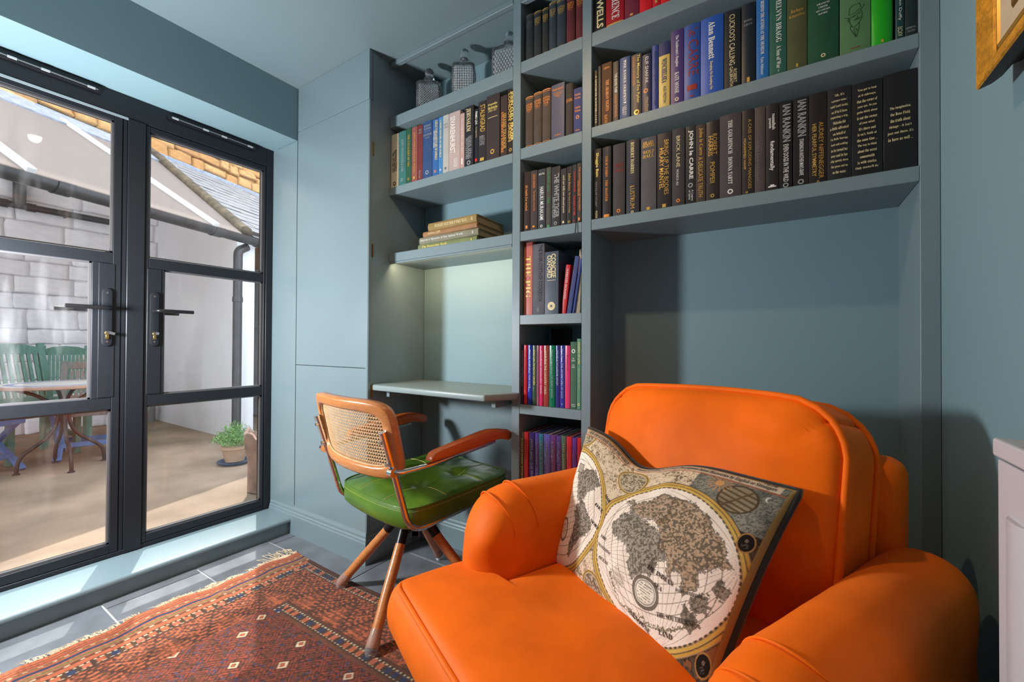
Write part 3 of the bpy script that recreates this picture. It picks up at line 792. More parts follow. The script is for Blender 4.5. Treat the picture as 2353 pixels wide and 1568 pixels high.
  ((88, 60, 36), 'cloth', .001, 'brown book with gilt lettering', [H('VARIOUS', .07, .1, .6, 'o'), D('THE ARABIAN NIGHTS', .28, .78, .15, .3, 'o', 0, True), D('BLACKIE', .84, .97, -.1, .3, 'o')]),
  ((46, 40, 42), K, .001, 'dark book with orange-white lettering', [D('THE GOOD THIEF', .2, .52, .1, .4, 'w', .02), D('HANNAH TINTI NOVEL', .55, .92, .1, .4, 'o')]),
  ((44, 72, 118), K, .002, 'mid blue book with spaced white capitals', [D('THE ESSEX SERPENT', .05, .75, .05, .24, 'w', .01, True), D('SARAH', .78, .93, .2, .2, 'w'), D('PERRY', .8, .93, -.25, .2, 'w')]),
  ((58, 56, 62), K, .002, 'grey-black book with yellow lettering and badge', [D('The Memory of Eva Ryker', .02, .8, .35, .32, 'y', .01), D('DONALD A STANWOOD', .04, .5, -.45, .22, 'o'), L(.94, .5, 'g', .1)]),
  ((42, 46, 72), K, .002, 'navy book with white capitals and gold flower', [D('ELIF SHAFAK', .05, .5, .1, .35, 'w'), L(.62, .5, 'o', -.1), D('10 Minutes 38 Seconds', .73, .97, .25, .2, 'c'), D('In This Strange World', .74, .97, -.2, .2, 'o')]),
  ((34, 62, 134), K, .002, 'cobalt book with dark lettering', [D('ROBIN HANDLY QUARTET IN OCTOBER', .1, .92, 0, .4, 'd')]),
  ((196, 174, 98), K, .002, 'yellow book with dark blue top and lettering', [B(0, .2, 1, 'd'), D('WINCHELSEA', .25, .62, 0, .45, 'd', .01, True), D('ALEX PRESTON', .67, .92, .1, .25, 'd')]),
  ((64, 46, 108), K, .002, 'violet book with white lettering', [D("The Taxidermist's Daughter", .08, .5, 0, .3, 'w', 0, True), D('KATE MOSSE', .57, .85, 0, .32, 'w', 0, True), L(.93, .3, 'c')]),
  ((38, 74, 148), K, .003, 'wide blue book with large dull red capitals', [D('le CARRE', .07, .68, .15, .6, 'm', 0, False), B(.8, .87, .6, 'm'), B(.94, .96, .2, 'm')]),
  ((36, 82, 168), K, .004, 'thick bright blue book with white lettering', [D('Alan Bennett', .07, .55, 0, .28, 'w', .01, True), D('Keeping On Keeping On', .58, .94, -.05, .15, 'c', 0, True)]),
  ((24, 30, 36), K, .002, 'black book with pale yellow spaced capitals', [D("CUCKOO'S CALLING", .05, .7, .0, .34, 'c', 0, False), D('ROBERT', .76, .93, .35, .2, 'c'), D('GALBRAITH', .72, .97, -.1, .2, 'c')]),
  ((24, 34, 44), K, .003, 'blue-black book with gilt foot', [H('RUSSELL', .2, .225, .6, 's'), H('CELYN', .25, .275, .6, 's'), B(.92, .98, .2, 'g')]),
  ((36, 104, 170), K, .002, 'sky blue book with white lettering', [D('BEHIND THE SCENES AT THE MUSEUM', .08, .7, 0, .28, 'w', 0, True), D('Kate Atkinson', .74, .94, 0, .25, 'w')]),
  ((42, 92, 78), K, .002, 'dark green book with white capitals', [D('MELVYN BRAGG', .1, .62, .1, .32, 'w', 0, True), D('A Son of War ~', .66, .96, .1, .26, 'w', 0, True)]),
  ((72, 78, 44), 'cloth', .003, 'olive cloth book with gilt lettering', [H('Barbara', .28, .32, .6, 'g'), H('Kingsolver', .34, .38, .8, 'g'), B(.93, .97, .1, 'g')]),
  ((20, 74, 46), 'cloth', .004, 'thick bottle green cloth book', [H('FRANCIS', .28, .3, .4, 'w'), H('CREEK', .32, .34, .3, 'w'), H('MY COUSIN', .36, .38, .45, 'w'), H('RACHEL', .4, .42, .3, 'w'), L(.92, .15, 'c')]),
  ((84, 124, 82), K, .003, 'wide sage green jacketed book', [B(.2, .25, .25, 'm'), B(.93, .94, .3, 'm')]),
  ((28, 160, 24), K, .005, 'brightest lime green book', [B(.93, .97, .12, 'g')]),
  ((22, 62, 62), K, .002, 'slim dark teal book with white lettering', [D('Carol Ann Duffy', .1, .7, 0, .4, 'w'), D('ECXV', .8, .94, 0, .5, 'c')]),
  ((26, 44, 42), K, .002, 'very dark green book at the right end', [H('SPRING', .84, .87, .8, 's'), H('LEAVES', .89, .92, .6, 's')]),
 ]),
 'wide3': ('wide lower shelf', 1.466, .15, [
  ((26, 22, 22), K, .002, 'black book with yellow condensed title', [D('Shuggie Bain', .06, .4, .0, .4, 'y', .02), D('DOUGLAS STUART', .47, .82, -.15, .2, 's'), D('PICADOR', .88, .98, -.1, .25, 'c')]),
  ((46, 44, 46), K, .003, 'charcoal book with gilt lettering and foot block', [D('COLM TOIBIN', .14, .43, 0, .28, 'o', 0, True), D('THE MASTER', .47, .77, .0, .28, 'o', 0, True), B(.95, .99, .6, 'o')]),
  ((62, 58, 60), 'cloth', .003, 'grey cloth book with faint copper lettering', [H('MARGARET', .27, .29, .75, 'm'), H('ATWOOD', .3, .33, .75, 'm'), H('blind', .35, .39, .7, 'm'), L(.93, .3, 'o')]),
  ((52, 52, 58), K, .004, 'dark grey book with wide-spaced capitals', [D('ROBERT HARRIS', .04, .46, 0, .26, 'c', 0, True), D('LUSTRUM', .63, .93, 0, .34, 'g', 0, False), L(.98, .2, 'c')]),
  ((82, 80, 84), 'cloth', .003, 'lighter grey cloth book with gilt title', [H('HILARY', .06, .1, .7, 'g'), H('MANTEL', .1, .14, .78, 'g'), H('WOLF', .18, .225, .75, 'g'), H('HALL', .235, .28, .75, 'g'), B(.945, .985, .22, 'g')]),
  ((34, 32, 36), K, .002, 'black book with two long gilt lines', [D('BRING UP THE BODIES', .1, .82, .3, .3, 'g'), D('HILARY MANTEL', .2, .74, -.35, .3, 'g', .01), B(.94, .985, .25, 'g')]),
  ((56, 54, 56), 'cloth', .003, 'grey-black book with small white capitals', [D('BRICK LANE', .1, .5, .0, .28, 'c'), D('MONICA ALI', .53, .73, -.1, .18, 'w'), L(.93, .3, 'o')]),
  ((34, 36, 40), K, .001, 'black book with heavy white capitals', [D('JOHN le CARRE', .06, .68, .05, .5, 'w', .03), L(.76, .5, 's'), D('A Legacy', .82, .96, .35, .25, 'w'), D('of Spies', .82, .94, -.2, .25, 'w')]),
  ((66, 54, 46), 'cloth', .002, 'brown-black book with worn gilt title', [D('John le Carre', .05, .4, .1, .4, 'g', 0, True), D('A DELICATE TRUTH', .42, .93, .0, .45, 'g')]),
  ((42, 38, 38), K, .003, 'black book with large gilt capitals', [D('ROBERT', .17, .43, .35, .34, 'g'), D('HARRIS', .19, .44, -.3, .34, 'g'), D('POMPEII', .52, .78, .0, .36, 'g', 0, False), L(.94, .3, 'g')]),
  ((66, 60, 62), 'cloth', .004, 'thick grey-black book with white serif capitals', [D('THE GOLDFINCH', .08, .48, 0, .2, 'w', 0, True), D('DONNA TARTT', .52, .84, 0, .2, 'w', 0, True), L(.93, .26, 'w')]),
  ((40, 36, 36), K, .002, 'black book with spaced yellow capitals', [D('A CASE OF EXPLODING MANGOES', .12, .93, .3, .26, 'g'), D('MOHAMMED HANIF', .34, .7, -.5, .2, 'g'), L(.97, .2, 'g', -.2)]),
  ((76, 66, 62), 'cloth', .002, 'faded taupe book with barely visible lettering', [D('EVERY SECRET THING', .12, .56, .3, .22, 'a', 0, True), D('GILLIAN SLOVO', .4, .86, -.4, .34, 'a', 0, True)]),
  ((36, 34, 36), K, .002, 'black book with lower-case white lettering', [D('nussaibah', .12, .3, .25, .26, 'w', .02), D('younis', .16, .28, -.35, .26, 'w', .02), D('fundamentally', .43, .77, -.05, .42, 'w', .02), B(.945, .96, .6, 'w'), B(.93, .945, .3, 'w')]),
  ((24, 24, 26), K, .001, 'black book with tall silver condensed capitals and snake device', [D('IAN RANKIN', .03, .46, .15, .6, 's', .03), D('EVEN DOGS IN THE WILD', .49, .92, .05, .4, 'w', .01), L(.96, .45, 's')]),
  ((30, 30, 32), K, .001, 'black book with silver condensed capitals and small second line', [D('IAN RANKIN', .03, .44, .15, .55, 's', .03), D("STANDING IN ANOTHER MAN'S GRAVE", .47, .88, .1, .28, 'w', .01), L(.95, .4, 's')]),
  ((32, 28, 28), K, .002, 'black book with two gilt capital lines', [D('AUDREY NIFFENEGGER', .33, .95, .35, .26, 'g'), D('HER FEARFUL SYMMETRY', .34, .92, -.4, .24, 'g', .01), L(.98, .14, 'g')]),
  ((34, 34, 37), K, .003, 'wide black book with a column of small pale italics', 'q1'),
  ((26, 26, 29), K, .003, 'thicker black book with a column of small pale italics', 'q2'),
  ((26, 26, 29), K, .003, 'widest black book with six lines of pale italics', 'q3'),
 ]),
}
Q1 = ["'Ah, it's", "a proper name,'", 'said Lord Asriel,', "as if he'd been", 'expecting a trip,', 'Malcolm felt', 'a little affronted', 'on behalf of', 'La Belle Sauvage,', 'and said nothing', 'as he turned her', 'over and let her', 'slip quietly down', 'the grass and on', 'to the water.']
Q2 = ["'You got to look", 'at it sideways.', 'Out the corner of', 'your eye. So you', 'gotta think about', 'it out the corner', 'of your mind.', "It's there and", "it en't, both at", 'the same time ...', 'The way to think', 'about the secret', 'commonwealth', 'is with stories.', "Only stories'll do.'"]
Q3 = ['The imagination,', 'the Rose Field,', 'the truth about', "things - it isn't", "just out there, it's", 'in here as well ...']
def lines(q, a, b):
    n = len(q); st = (b - a) / n; mx = max(map(len, q))
    return [H(s, a + st * i, a + st * (i + .52), .72 * len(s) / mx + .04, 'c') for i, s in enumerate(q)]
QUOTES = {'q1': lines(Q1, .07, .96), 'q2': lines(Q2, .07, .96), 'q3': lines(Q3, .35, .73)}
def sketch(o, w, h, bulge):
    """line drawing of a man in a hat printed on the spine"""
    hw = w / 2
    g = MB()
    for st in ([(975, 120), (1000, 133), (1040, 130), (1085, 105), (1125, 65), (1110, 62)], [(1005, 110), (1012, 60), (1035, 42), (1065, 45), (1085, 40), (1100, 75)], [(1005, 110), (1050, 105), (1100, 78)],
               [(1010, 135), (1012, 170), (1025, 195), (1035, 215), (1065, 205), (1085, 185), (1100, 165), (1108, 130), (1100, 100)], [(1005, 135), (998, 150), (1010, 165)], [(1030, 135), (1055, 130)], [(1070, 125), (1095, 115)],
               [(1068, 130), (1075, 150), (1062, 152)], [(1045, 162), (1062, 154), (1075, 157), (1095, 150)], [(1045, 164), (1062, 157), (1075, 160), (1095, 152)], [(1020, 195), (1015, 215), (1040, 260), (1060, 292)], [(1085, 185), (1085, 215), (1075, 255), (1065, 290)],
               [(1045, 225), (1052, 260), (1062, 290)], [(1055, 222), (1070, 250)]):
        p = [((x - 1056) / 119 * hw, h - (y + 190) / 600 * h) for x, y in st]
        for (u0, z0), (u1, z1) in zip(p, p[1:]):
            d = Vector((u1 - u0, z1 - z0)); d.normalize(); n = Vector((-d.y, d.x)) * .00045
            f = lambda u: -bulge * (1 - (u / hw) ** 2) - .0007
            g.add([(u0 + n.x, f(u0), z0 + n.y), (u0 - n.x, f(u0), z0 - n.y), (u1 - n.x, f(u1), z1 - n.y), (u1 + n.x, f(u1), z1 + n.y)], [(0, 1, 2, 3)])
    g.build('printed_drawing', mat('dark_green_ink', S(22, 44, 26), rough=.6), o)
for key, (where, zb, dep, specs) in SHELVES.items():
    n = len(specs)
    for i, (sp, (x0, x1, zt)) in enumerate(zip(specs, ROWPOS[key])):
        col, kind, bulge, desc, words = sp
        words = QUOTES.get(words, words) if isinstance(words, str) else words
        yy = {'alcove': 1.418, 'colE': 1.422, 'colF': 1.422, 'colD': 1.432}.get(key, 1.424)
        lab = '%s, %s from left, %s' % (desc, ORD[i], where)
        if key == 'colD' and i >= 3: continue
        bo_ = book(x0, x1, zb + .0006, zt, yy, dep, col, kind, bulge, lab, 'books on the ' + where, words)
        if 'sage green jacketed' in desc: sketch(bo_, x1 - x0, zt - zb, bulge)
# leaning books, booklet and papers at the end of the fourth column shelf
sp = SHELVES['colD'][3]
for i, (x, w, h, lean, dep) in enumerate([(-.699, .019, .186, .105, .16), (-.677, .018, .216, .155, .17), (-.659, .009, .206, .155, .17)]):
    col, kind, bulge, desc, words = sp[3 + i]
    hw = w / 2
    book(x - hw, x + hw, 1.1365 + math.sin(lean) * hw, 1.1365 + h, 1.445, dep, col, kind, bulge, desc + ', on the narrow column fourth shelf', 'books on the narrow column fourth shelf', words, lean=lean)
pp = thing('paper_bundle', 'bundle of folded beige papers leaning at the end of the narrow column fourth shelf', 'papers', (-.641, 1.45, 1.137))
pm_ = mat('old_paper', S(196, 180, 160), rough=.9, var=.16, vscale=30)
for k in range(5):
    dx = k * .0035
    pts = [(-.0075 + dx - .004, 0, .001), (.0 + dx * .8 - .004, 0, .12), (.0095 + dx * .3 - .004, -.002, .235 - k * .006), (.0115 + dx * .3 - .004, .002, .238 - k * .006)]
    mb = MB()
    mb.add([(p[0], p[1], p[2]) for p in pts] + [(p[0], p[1] + .16, p[2]) for p in pts] + [(p[0] + .0022, p[1], p[2]) for p in pts] + [(p[0] + .0022, p[1] + .16, p[2]) for p in pts],
           [(i, i + 1, i + 5, i + 4) for i in range(3)] + [(i + 8, i + 12, i + 13, i + 9) for i in range(3)] + [(i, i + 8, i + 9, i + 1) for i in range(3)] + [(i + 4, i + 5, i + 13, i + 12) for i in range(3)] + [(0, 4, 12, 8), (3, 11, 15, 7)])
    mb.build('paper_sheet', pm_, pp)
# stack lying flat in the alcove
ST = [(-1.465, -1.116, 1.4625, 1.493, .255, (118, 128, 84), 'moss green flat book at the bottom of the alcove stack', 'The Domesday Book', 'y', (.08, .52)),
      (-1.459, -1.108, 1.4935, 1.5255, .26, (128, 126, 104), 'grey-green flat book with white title, second from the bottom of the alcove stack', 'Marvels & Mysteries of Our Animal World', 'w', (.03, .76)),
      (-1.437, -1.113, 1.526, 1.5505, .245, (150, 112, 74), 'tan flat book, third from the bottom of the alcove stack', 'ANIMAL LIFE', 'c', (.1, .35)),
      (-1.404, -1.116, 1.551, 1.5865, .25, (146, 122, 72), 'mustard flat book on top of the alcove stack', "THE READER'S DIGEST BOOK OF WORLD TRAVEL", 'c', (.15, .82))]
for x0, x1, z0, z1, dep, col, lab, tx, ink, (ta, tb) in ST:
    w, h = x1 - x0, z1 - z0
    hh = h / 2
    N = 6
    arc = [(-.005 * (1 - ((k / N - .5) * 2) ** 2), -hh + h * k / N) for k in range(N + 1)]
    t = .003
    prof = arc + [(dep, hh), (dep, hh - t), (.006, hh - t), (.006, -hh + t), (dep, -hh + t), (dep, -hh)]
    o = MB().prism(prof, 'x', -w / 2, w / 2).build('flat_book', cloth(col), None, bevel=.0007, seg=1, smooth=True, auto=35)
    o.location = ((x0 + x1) / 2, 1.452, (z0 + z1) / 2)
    o.rotation_euler = (0, 0, random.uniform(-.012, .012))
    tag(o, lab, 'book', 'flat books stacked in the alcove')
    MB().box(-w / 2 + .004, w / 2 - .004, .0075, dep - .004, -hh + t + .0002, hh - t - .0002).build('page_block', mat('aged_pages', S(150, 128, 96), rough=.9, var=.2, vscale=80, stretch=(1, 1, 60)), o)
    text(o, tx, (lambda u, v, ta=ta, tb=tb, w=w: (-w / 2 + (ta + tb) / 2 * w + u, -.0062, v)), (tb - ta) * w, h * .42, INK[ink], 'title', 0.0, None, True)
    if h > .03:
        text(o, 'R', (lambda u, v, w=w: (w * .42 + u, -.0062, v)), h * .3, h * .4, INK[ink], 'device', 0.0, None, True)
# bookmark ribbon
rb = MB().tube(fillet([(-.632, 1.418, 1.47), (-.632, 1.407, 1.466), (-.633, 1.405, 1.445), (-.634, 1.404, 1.425)], .006), .0016, 6).build('bookmark_ribbon', BLACKP, None)
tag(rb, 'black bookmark ribbon hanging over the narrow column third shelf edge', 'ribbon')
# black junction box and cable at the back of the fifth column shelf
jb = thing('power_box', 'black power box with a cable high at the back of the narrow column fifth shelf', 'box', (-.80, 1.645, 1.055))
MB().box(-.045, .045, -.02, .003, -.03, .035).build('box_body', BLACKP, jb, bevel=.004)
MB().tube(fillet([(.03, -.012, .034), (.032, -.012, .038), (.035, -.012, -.2), (.04, -.012, -.26)], .02), .003, 8).build('cable', BLACKP, jb, smooth=True)
# ------------------------------------------------------------------ armchair
VEL = mat('orange_velvet', S(243, 106, 0), rough=.6, var=.2, vscale=5.5, bump=.12, bscale=90, sheen=.25, sheencol=(1.0, .42, .12, 1), spec=.2, detail=5)
AF = Vector((.903, -.43, 0)).normalized(); AB = Vector((.43, .903, 0)).normalized()
ARZ = math.atan2(AF.y, AF.x)
ac = thing('armchair', 'large orange velvet armchair with piped loose cushions in front of the bookcase niche', 'armchair', (-.769, .69, .007), ARZ)
def wr(p, amp, sc, seed=0.0):
    return amp * (noise.noise((p.x * sc[0] + seed, p.y * sc[1] + seed * 1.7, p.z * sc[2])) )
CX = .376
# base and frame under the cushions
base = MB().prism([(0.0, .055), (.725, .055), (.725, .325), (0.0, .325)], 'y', .06, .74)
def basefn(co, n): return co
rounded_box('base', .36, .375, .135, .02, VEL, ac, 8, None, (CX, .435, .20))
for x, y in ((.05, .1), (.68, .1), (.05, .76), (.68, .76)):
    MB().cyl((x, y, .0), (x, y, .066), .017, 14, .022).build('foot', mat('dark_wood_foot', S(40, 28, 22), rough=.4), ac, smooth=True, auto=40)
# back frame
rounded_box('back_frame', .33, .048, .345, .04, VEL, ac, 14, lambda co, n: Vector((co.x, co.y + .05 * (co.z + .3) , co.z)), (CX - .02, .80, .44))
# arms
ARM_T = .652
def arm_k(b):
    t = max(0.0, min(1.0, (b - .165) / .17))
    return .55 + .45 * math.sqrt(max(0, 1 - (1 - t) ** 2.2))
def arm_deform(cx):
    def fn(co, n):
        b = co.y + .512; z = co.z + .355
        if z > .40:
            z = .40 + (z - .40) * arm_k(b)
        flare = 0.012 * math.sin(max(0, min(1, (z - .15) / .5)) * PI)
        q = Vector((co.x, co.y, z - .355))
        w = wr(Vector((co.x, co.y, co.z)), .006, (9, 7, 9), cx * 3)
        return q + n * (w + flare * .4)
    return fn
for cx, aw in ((.052, .087), (.716, .070)):
    a = rounded_box('arm', aw, .345, .297, aw - .003, VEL, ac, 30, arm_deform(cx), (cx, .512, .355 - (.026 if cx > .5 else 0)))
    for b in (.235, .30):
        pts = []
        for k in range(25):
            ph = PI * (k / 24) * 1.0
            z = ARM_T - aw + (aw + .002) * math.sin(ph)
            x = cx + (aw + .0025) * math.cos(ph)
            zz = .40 + (z - .40) * arm_k(b + .0) if z > .4 else z
            pts.append((x, b + .012 * math.cos(ph * 2), zz + .003 - (.026 if cx > .5 else 0)))
        sub = a
        MB().tube(pts, .0022, 6).build('seam', VEL, a, smooth=True)
# seat cushion, T-shaped: wide in front of the arms
def seat_fn(co, n):
    b = co.y + .345
    f = max(0, min(1, (.215 - b) / .03))           # 1 in front of the arms
    wide = .385 if f > .5 else .240 + (.385 - .240) * f
    x = co.x / .37 * wide
    fx = 1 - (co.x / .37) ** 2
    fy = 1 - ((co.y) / .345) ** 2
    puff = .034 * max(0, fx) ** .6 * max(0, fy) ** .6
    z = co.z + (puff if co.z > 0 else -puff * .2)
    q = Vector((x, co.y, z))
    if co.z > .02:
        q.z += wr(Vector((co.x, co.y, 0)), .012, (5, 4, 1), 2.2) * max(0, fy) ** .5
    if b < .03: q.y -= .020 * max(0, 1 - (co.z / .06) ** 2)
    return q
sc_ = rounded_box('seat_cushion', .37, .345, .066, .024, VEL, ac, 44, seat_fn, (CX, .345, .39))
for zz in (.451, .336):
    xs = [(CX - .367, .21), (CX - .371, .03), (CX - .363, .010), (CX - .345, .003), (CX + .345, .003), (CX + .363, .010), (CX + .371, .03), (CX + .367, .21)]
    MB().tube(fillet([(x, y, zz) for x, y in xs], .02), .0062, 8).build('piping', VEL, sc_, smooth=True).location = Vector((0, 0, 0))
# back cushion
BW, BH, BT, BR_ = .306, .232, .075, .055
LEAN = math.radians(11)
def back_fn(co, n):
    rr = .11
    # rounded silhouette corners in the x-z plane
    x, z = co.x, co.z
    ix = max(-BW + rr, min(BW - rr, x)); iz = max(-BH + rr, min(BH - rr, z))
    d = Vector((x - ix, z - iz))
    if abs(x) > BW - rr and abs(z) > BH - rr and d.length > 1e-6:
        m = max(abs(d.x), abs(d.y)); l = d.length
        s_ = m / l * 1.0
        x = ix + d.x * s_; z = iz + d.y * s_
    fx = max(0, 1 - (co.x / BW) ** 2); fz = max(0, 1 - (co.z / BH) ** 2)
    puff = .058 * (fx * fz) ** .55
    y = co.y - puff if co.y < 0 else co.y + puff * .35
    q = Vector((x, y, z))
    if co.y < 0:
        side = max(0, (co.x / BW - .45) / .55)
        q.y += .010 * side * (1 - side) * 4 * math.sin(z * 95 + 3 * noise.noise((z * 12, 3, 1))) * .35
        q.y += wr(Vector((co.x, 0, co.z)), .014, (6, 1, 6), 5.1) * (fx * fz) ** .4
    q.z += .008 * math.sin(x * 7 + 1) * max(0, co.z / BH)
    # lean back
    zz = q.z + BH
    return Vector((q.x, q.y * math.cos(LEAN) + zz * math.sin(LEAN), zz * math.cos(LEAN) - q.y * math.sin(LEAN) - BH))
BLOC = (.345, .655, .432 + BH)
bcu = rounded_box('back_cushion', BW, BT, BH, .026, VEL, ac, 40, back_fn, BLOC)
for yy in (-BT + .006, BT - .006):
    pts = []
    for k in range(72):
        a = 2 * PI * k / 72
        c, s_ = math.cos(a), math.sin(a)
        q = max(abs(c), abs(s_))
        sx, sz = c / q * BW, s_ / q * BH
        p = back_fn(Vector((sx * .998, yy, sz * .998)), Vector((0, 0, 0)))
        pts.append(p + Vector(BLOC))
    MB().tube(pts, .0068, 8, closed=True).build('piping', VEL, bcu, smooth=True)

# ------------------------------------------------------------------ map cushion
def A3(r, b, z): return Vector((-.769, .69, 0)) + AF * r + AB * b + Vector((0, 0, z))
PBL, PBR, PTL, PTR = A3(.128, .372, .468), A3(.590, .318, .466), A3(.045, .560, .775), A3(.598, .585, .748)
NU, NV = 620, 460
def map_colors(W, H):
    u = (np.arange(W) + .5) / W; v = (np.arange(H) + .5) / H       # v from the top
    U, V = np.meshgrid(u, v)
    def fbm(sx, sy, seed, oc=4):
        out = np.zeros((H, W)); amp = 1; tot = 0
        for o in range(oc):
            r = np.random.default_rng(seed + o)
            gx, gy = int(sx * 2 ** o) + 2, int(sy * 2 ** o) + 2
            g = r.random((gy, gx))
            X = U * (gx - 1.001); Y = V * (gy - 1.001)
            x0 = X.astype(int); y0 = Y.astype(int); fx = X - x0; fy = Y - y0
            fx = fx * fx * (3 - 2 * fx); fy = fy * fy * (3 - 2 * fy)
            out += amp * ((g[y0, x0] * (1 - fx) + g[y0, x0 + 1] * fx) * (1 - fy) + (g[y0 + 1, x0] * (1 - fx) + g[y0 + 1, x0 + 1] * fx) * fy)
            tot += amp; amp *= .6
        return out / tot
    c3 = lambda r, g, b: np.array(S(r, g, b)[:3])
    img = np.zeros((H, W, 3)) + c3(226, 202, 170)
    n1 = fbm(9, 7, 1); n2 = fbm(40, 30, 5, 3); n3 = fbm(150, 112, 9, 2)
    def mixc(mask, col, k=1.0):
        m = np.clip(mask, 0, 1)[..., None] * k
        img[:] = img * (1 - m) + np.array(col) * m
    ink = c3(52, 44, 36)
    hatch = np.sin((U * .8 + V * .6) * 620 + n2 * 26) * .6 + (n3 - .5) * 2.2
    hatch2 = np.sin((U * .5 - V * .9) * 560 + n2 * 30) * .6 + (n3 - .5) * 2.2
    # engraved ornament outside the hemispheres
    mixc((n2 > .50) * (n1 > .42) * (hatch2 > -.1), c3(112, 86, 62), .8)
    mixc((n3 > .6), ink, .4)
    # night sky scene in the upper right, dark corners lower right
    sky = ((U > .70) & (V < .33) & (U - .70 > (V - .30) * .2))
    mixc(sky * 1.0, c3(126, 128, 118), .85)
    mixc(sky * np.clip((n1 - .42) * 6, 0, 1), c3(80, 86, 82), .7)
    mixc(sky * (hatch > .2), c3(60, 62, 58), .6)
    dark = ((V > .30) & (U > .90)) | ((V > .88) & (U > .72)) | ((U > .86) & (V > .55))
    mixc(dark * 1.0, c3(50, 34, 26), .9)
    mixc(dark * (n2 > .62), c3(150, 96, 50), .7)
    # hemispheres
    def hemi(cu, cv, ru, rv):
        dx, dy = (U - cu) / ru, (V - cv) / rv
        R = np.hypot(dx, dy)
        mixc((R < 1.10) * 1.0, c3(186, 152, 104))
        mixc((R < 1.085) * (R > 1.06), c3(206, 160, 70))
        mixc((R < 1.06) * (R > 1.05), ink, .7)
        mixc((R < 1.045) * (R > 1.02), c3(212, 176, 84))
        mixc((R < 1.0), c3(246, 228, 210))
        th = np.arctan2(dy, dx)
        mixc((R < 1.012) * (R > .993) * (np.sin(th * 90) > -.2), ink, .85)
        mixc((np.abs(R - 1.10) < .008), ink, .6)
        return dx, dy, R
    def graticule(dx, dy, R):
        x = np.clip(dx, -.999, .999); y = np.clip(dy, -.999, .999)
        ln = np.zeros_like(dx)
        # meridians: circles through both poles
        X = dx; Y = dy + .0
        pole = Y * .92 + X * .38; perp = X * .92 - Y * .38
        with np.errstate(divide='ignore', invalid='ignore'):
            lon = np.where(np.abs(perp) < 1e-6, 0, (1 - pole ** 2 - perp ** 2) / (2 * perp))
        a = np.arctan2(1.0, lon)
        a = np.where(a < 0, a + PI, a)
        k = a / PI * 18
        ln = np.maximum(ln, (np.abs(k - np.round(k)) < .045) * 1.0)
        with np.errstate(divide='ignore', invalid='ignore'):
            lat = np.arctan2(2 * pole, 1 - pole ** 2 - perp ** 2)
        k = lat / (PI / 2) * 9
        ln = np.maximum(ln, (np.abs(k - np.round(k)) < .045) * 1.0)
        mixc(ln * (R < 1), c3(120, 104, 88), .75)
    def inpoly(dx, dy, poly, wob=.05):
        wx = dx + (n2 - .5) * wob * 2.2; wy = dy + (n3 - .5) * wob * 2.0
        ins = np.zeros(dx.shape, bool)
        m = len(poly)
        for i in range(m):
            x1, y1 = poly[i]; x2, y2 = poly[(i + 1) % m]
            if y1 == y2: continue
            c = ((y1 > wy) != (y2 > wy)) & (wx < (x2 - x1) * (wy - y1) / (y2 - y1) + x1)
            ins ^= c
        return ins
    def land(dx, dy, R, poly, base, k=.8):
        m = inpoly(dx, dy, poly) & (R < .99)
        e = inpoly(dx * .965 , dy * .965, poly) & (R < .99)
        big = inpoly(dx - .02, dy, poly) | inpoly(dx + .02, dy, poly) | inpoly(dx, dy + .02, poly) | inpoly(dx, dy - .02, poly)
        mixc((big & ~m & (R < .99)) * 1.0, c3(84, 74, 62), .8)
        mixc(m * 1.0, base, k)
        mixc(m * (n3 > .52), c3(84, 76, 64), .75)
        mixc(m * (hatch > .25), c3(96, 86, 72), .55)
    cu, cv, ru, rv = .675, .60, .315, .395
    dx, dy, R = hemi(cu, cv, ru, rv)
    graticule(dx, dy, R)
    africa = [(-.80, -.12), (-.72, -.34), (-.55, -.44), (-.30, -.36), (-.05, -.30), (.06, -.12), (.18, -.02), (.08, .08), (.0, .22), (-.08, .36), (-.2, .45), (-.28, .38), (-.30, .2), (-.42, .06), (-.6, .04), (-.72, .02)]
    europe = [(-.62, -.50), (-.55, -.62), (-.36, -.70), (-.2, -.86), (.0, -.84), (.05, -.6), (-.05, -.4), (-.2, -.45), (-.35, -.42), (-.48, -.46)]
    asia = [(.0, -.84), (.25, -.86), (.5, -.74), (.7, -.52), (.86, -.30), (.74, -.22), (.62, -.06), (.62, .10), (.52, .28), (.46, .05), (.38, .02), (.30, .18), (.22, -.02), (.18, -.08), (.08, -.10), (.0, -.3), (-.1, -.42), (.02, -.6)]
    land(dx, dy, R, africa, c3(138, 128, 112))
    land(dx, dy, R, europe, c3(160, 128, 96))
    land(dx, dy, R, asia, c3(172, 138, 100))
    for isl in ([(.62, .22), (.78, .12), (.84, .28), (.7, .36)], [(.55, .34), (.8, .44), (.72, .56), (.6, .46)], [(.82, -.1), (.93, -.06), (.9, .08), (.8, .04)], [(.02, .12), (.08, .1), (.07, .26), (.02, .28)], [(-.72, -.62), (-.6, -.68), (-.58, -.58)]):
        land(dx, dy, R, isl, c3(120, 104, 84))
    south = [(-.62, .52), (-.45, .40), (-.2, .50), (.0, .42), (.1, .62), (.35, .52), (.6, .36), (.72, .5), (.5, .72), (.2, .8), (-.3, .85)]
    m = inpoly(dx, dy, south) & (R < .98); m2 = inpoly(dx * 1.03, dy * 1.03, south)
    mixc((m & ~m2) * 1.0, c3(110, 100, 66), .9)
    mixc((inpoly(dx, dy, [(-.58, .5), (-.45, .42), (-.3, .5), (-.32, .66), (-.52, .66)])) * (np.sin(V * 900) > 0), c3(118, 108, 88), .6)
    ca = np.hypot((dx - .06) / .19, (dy - .50) / .17)
    mixc((ca < 1.0) * 1.0, c3(240, 228, 208)); mixc((np.abs(ca - 1.0) < .12) * 1.0, c3(96, 84, 68), .9); mixc((np.abs(ca - .78) < .05) * 1.0, ink, .6)
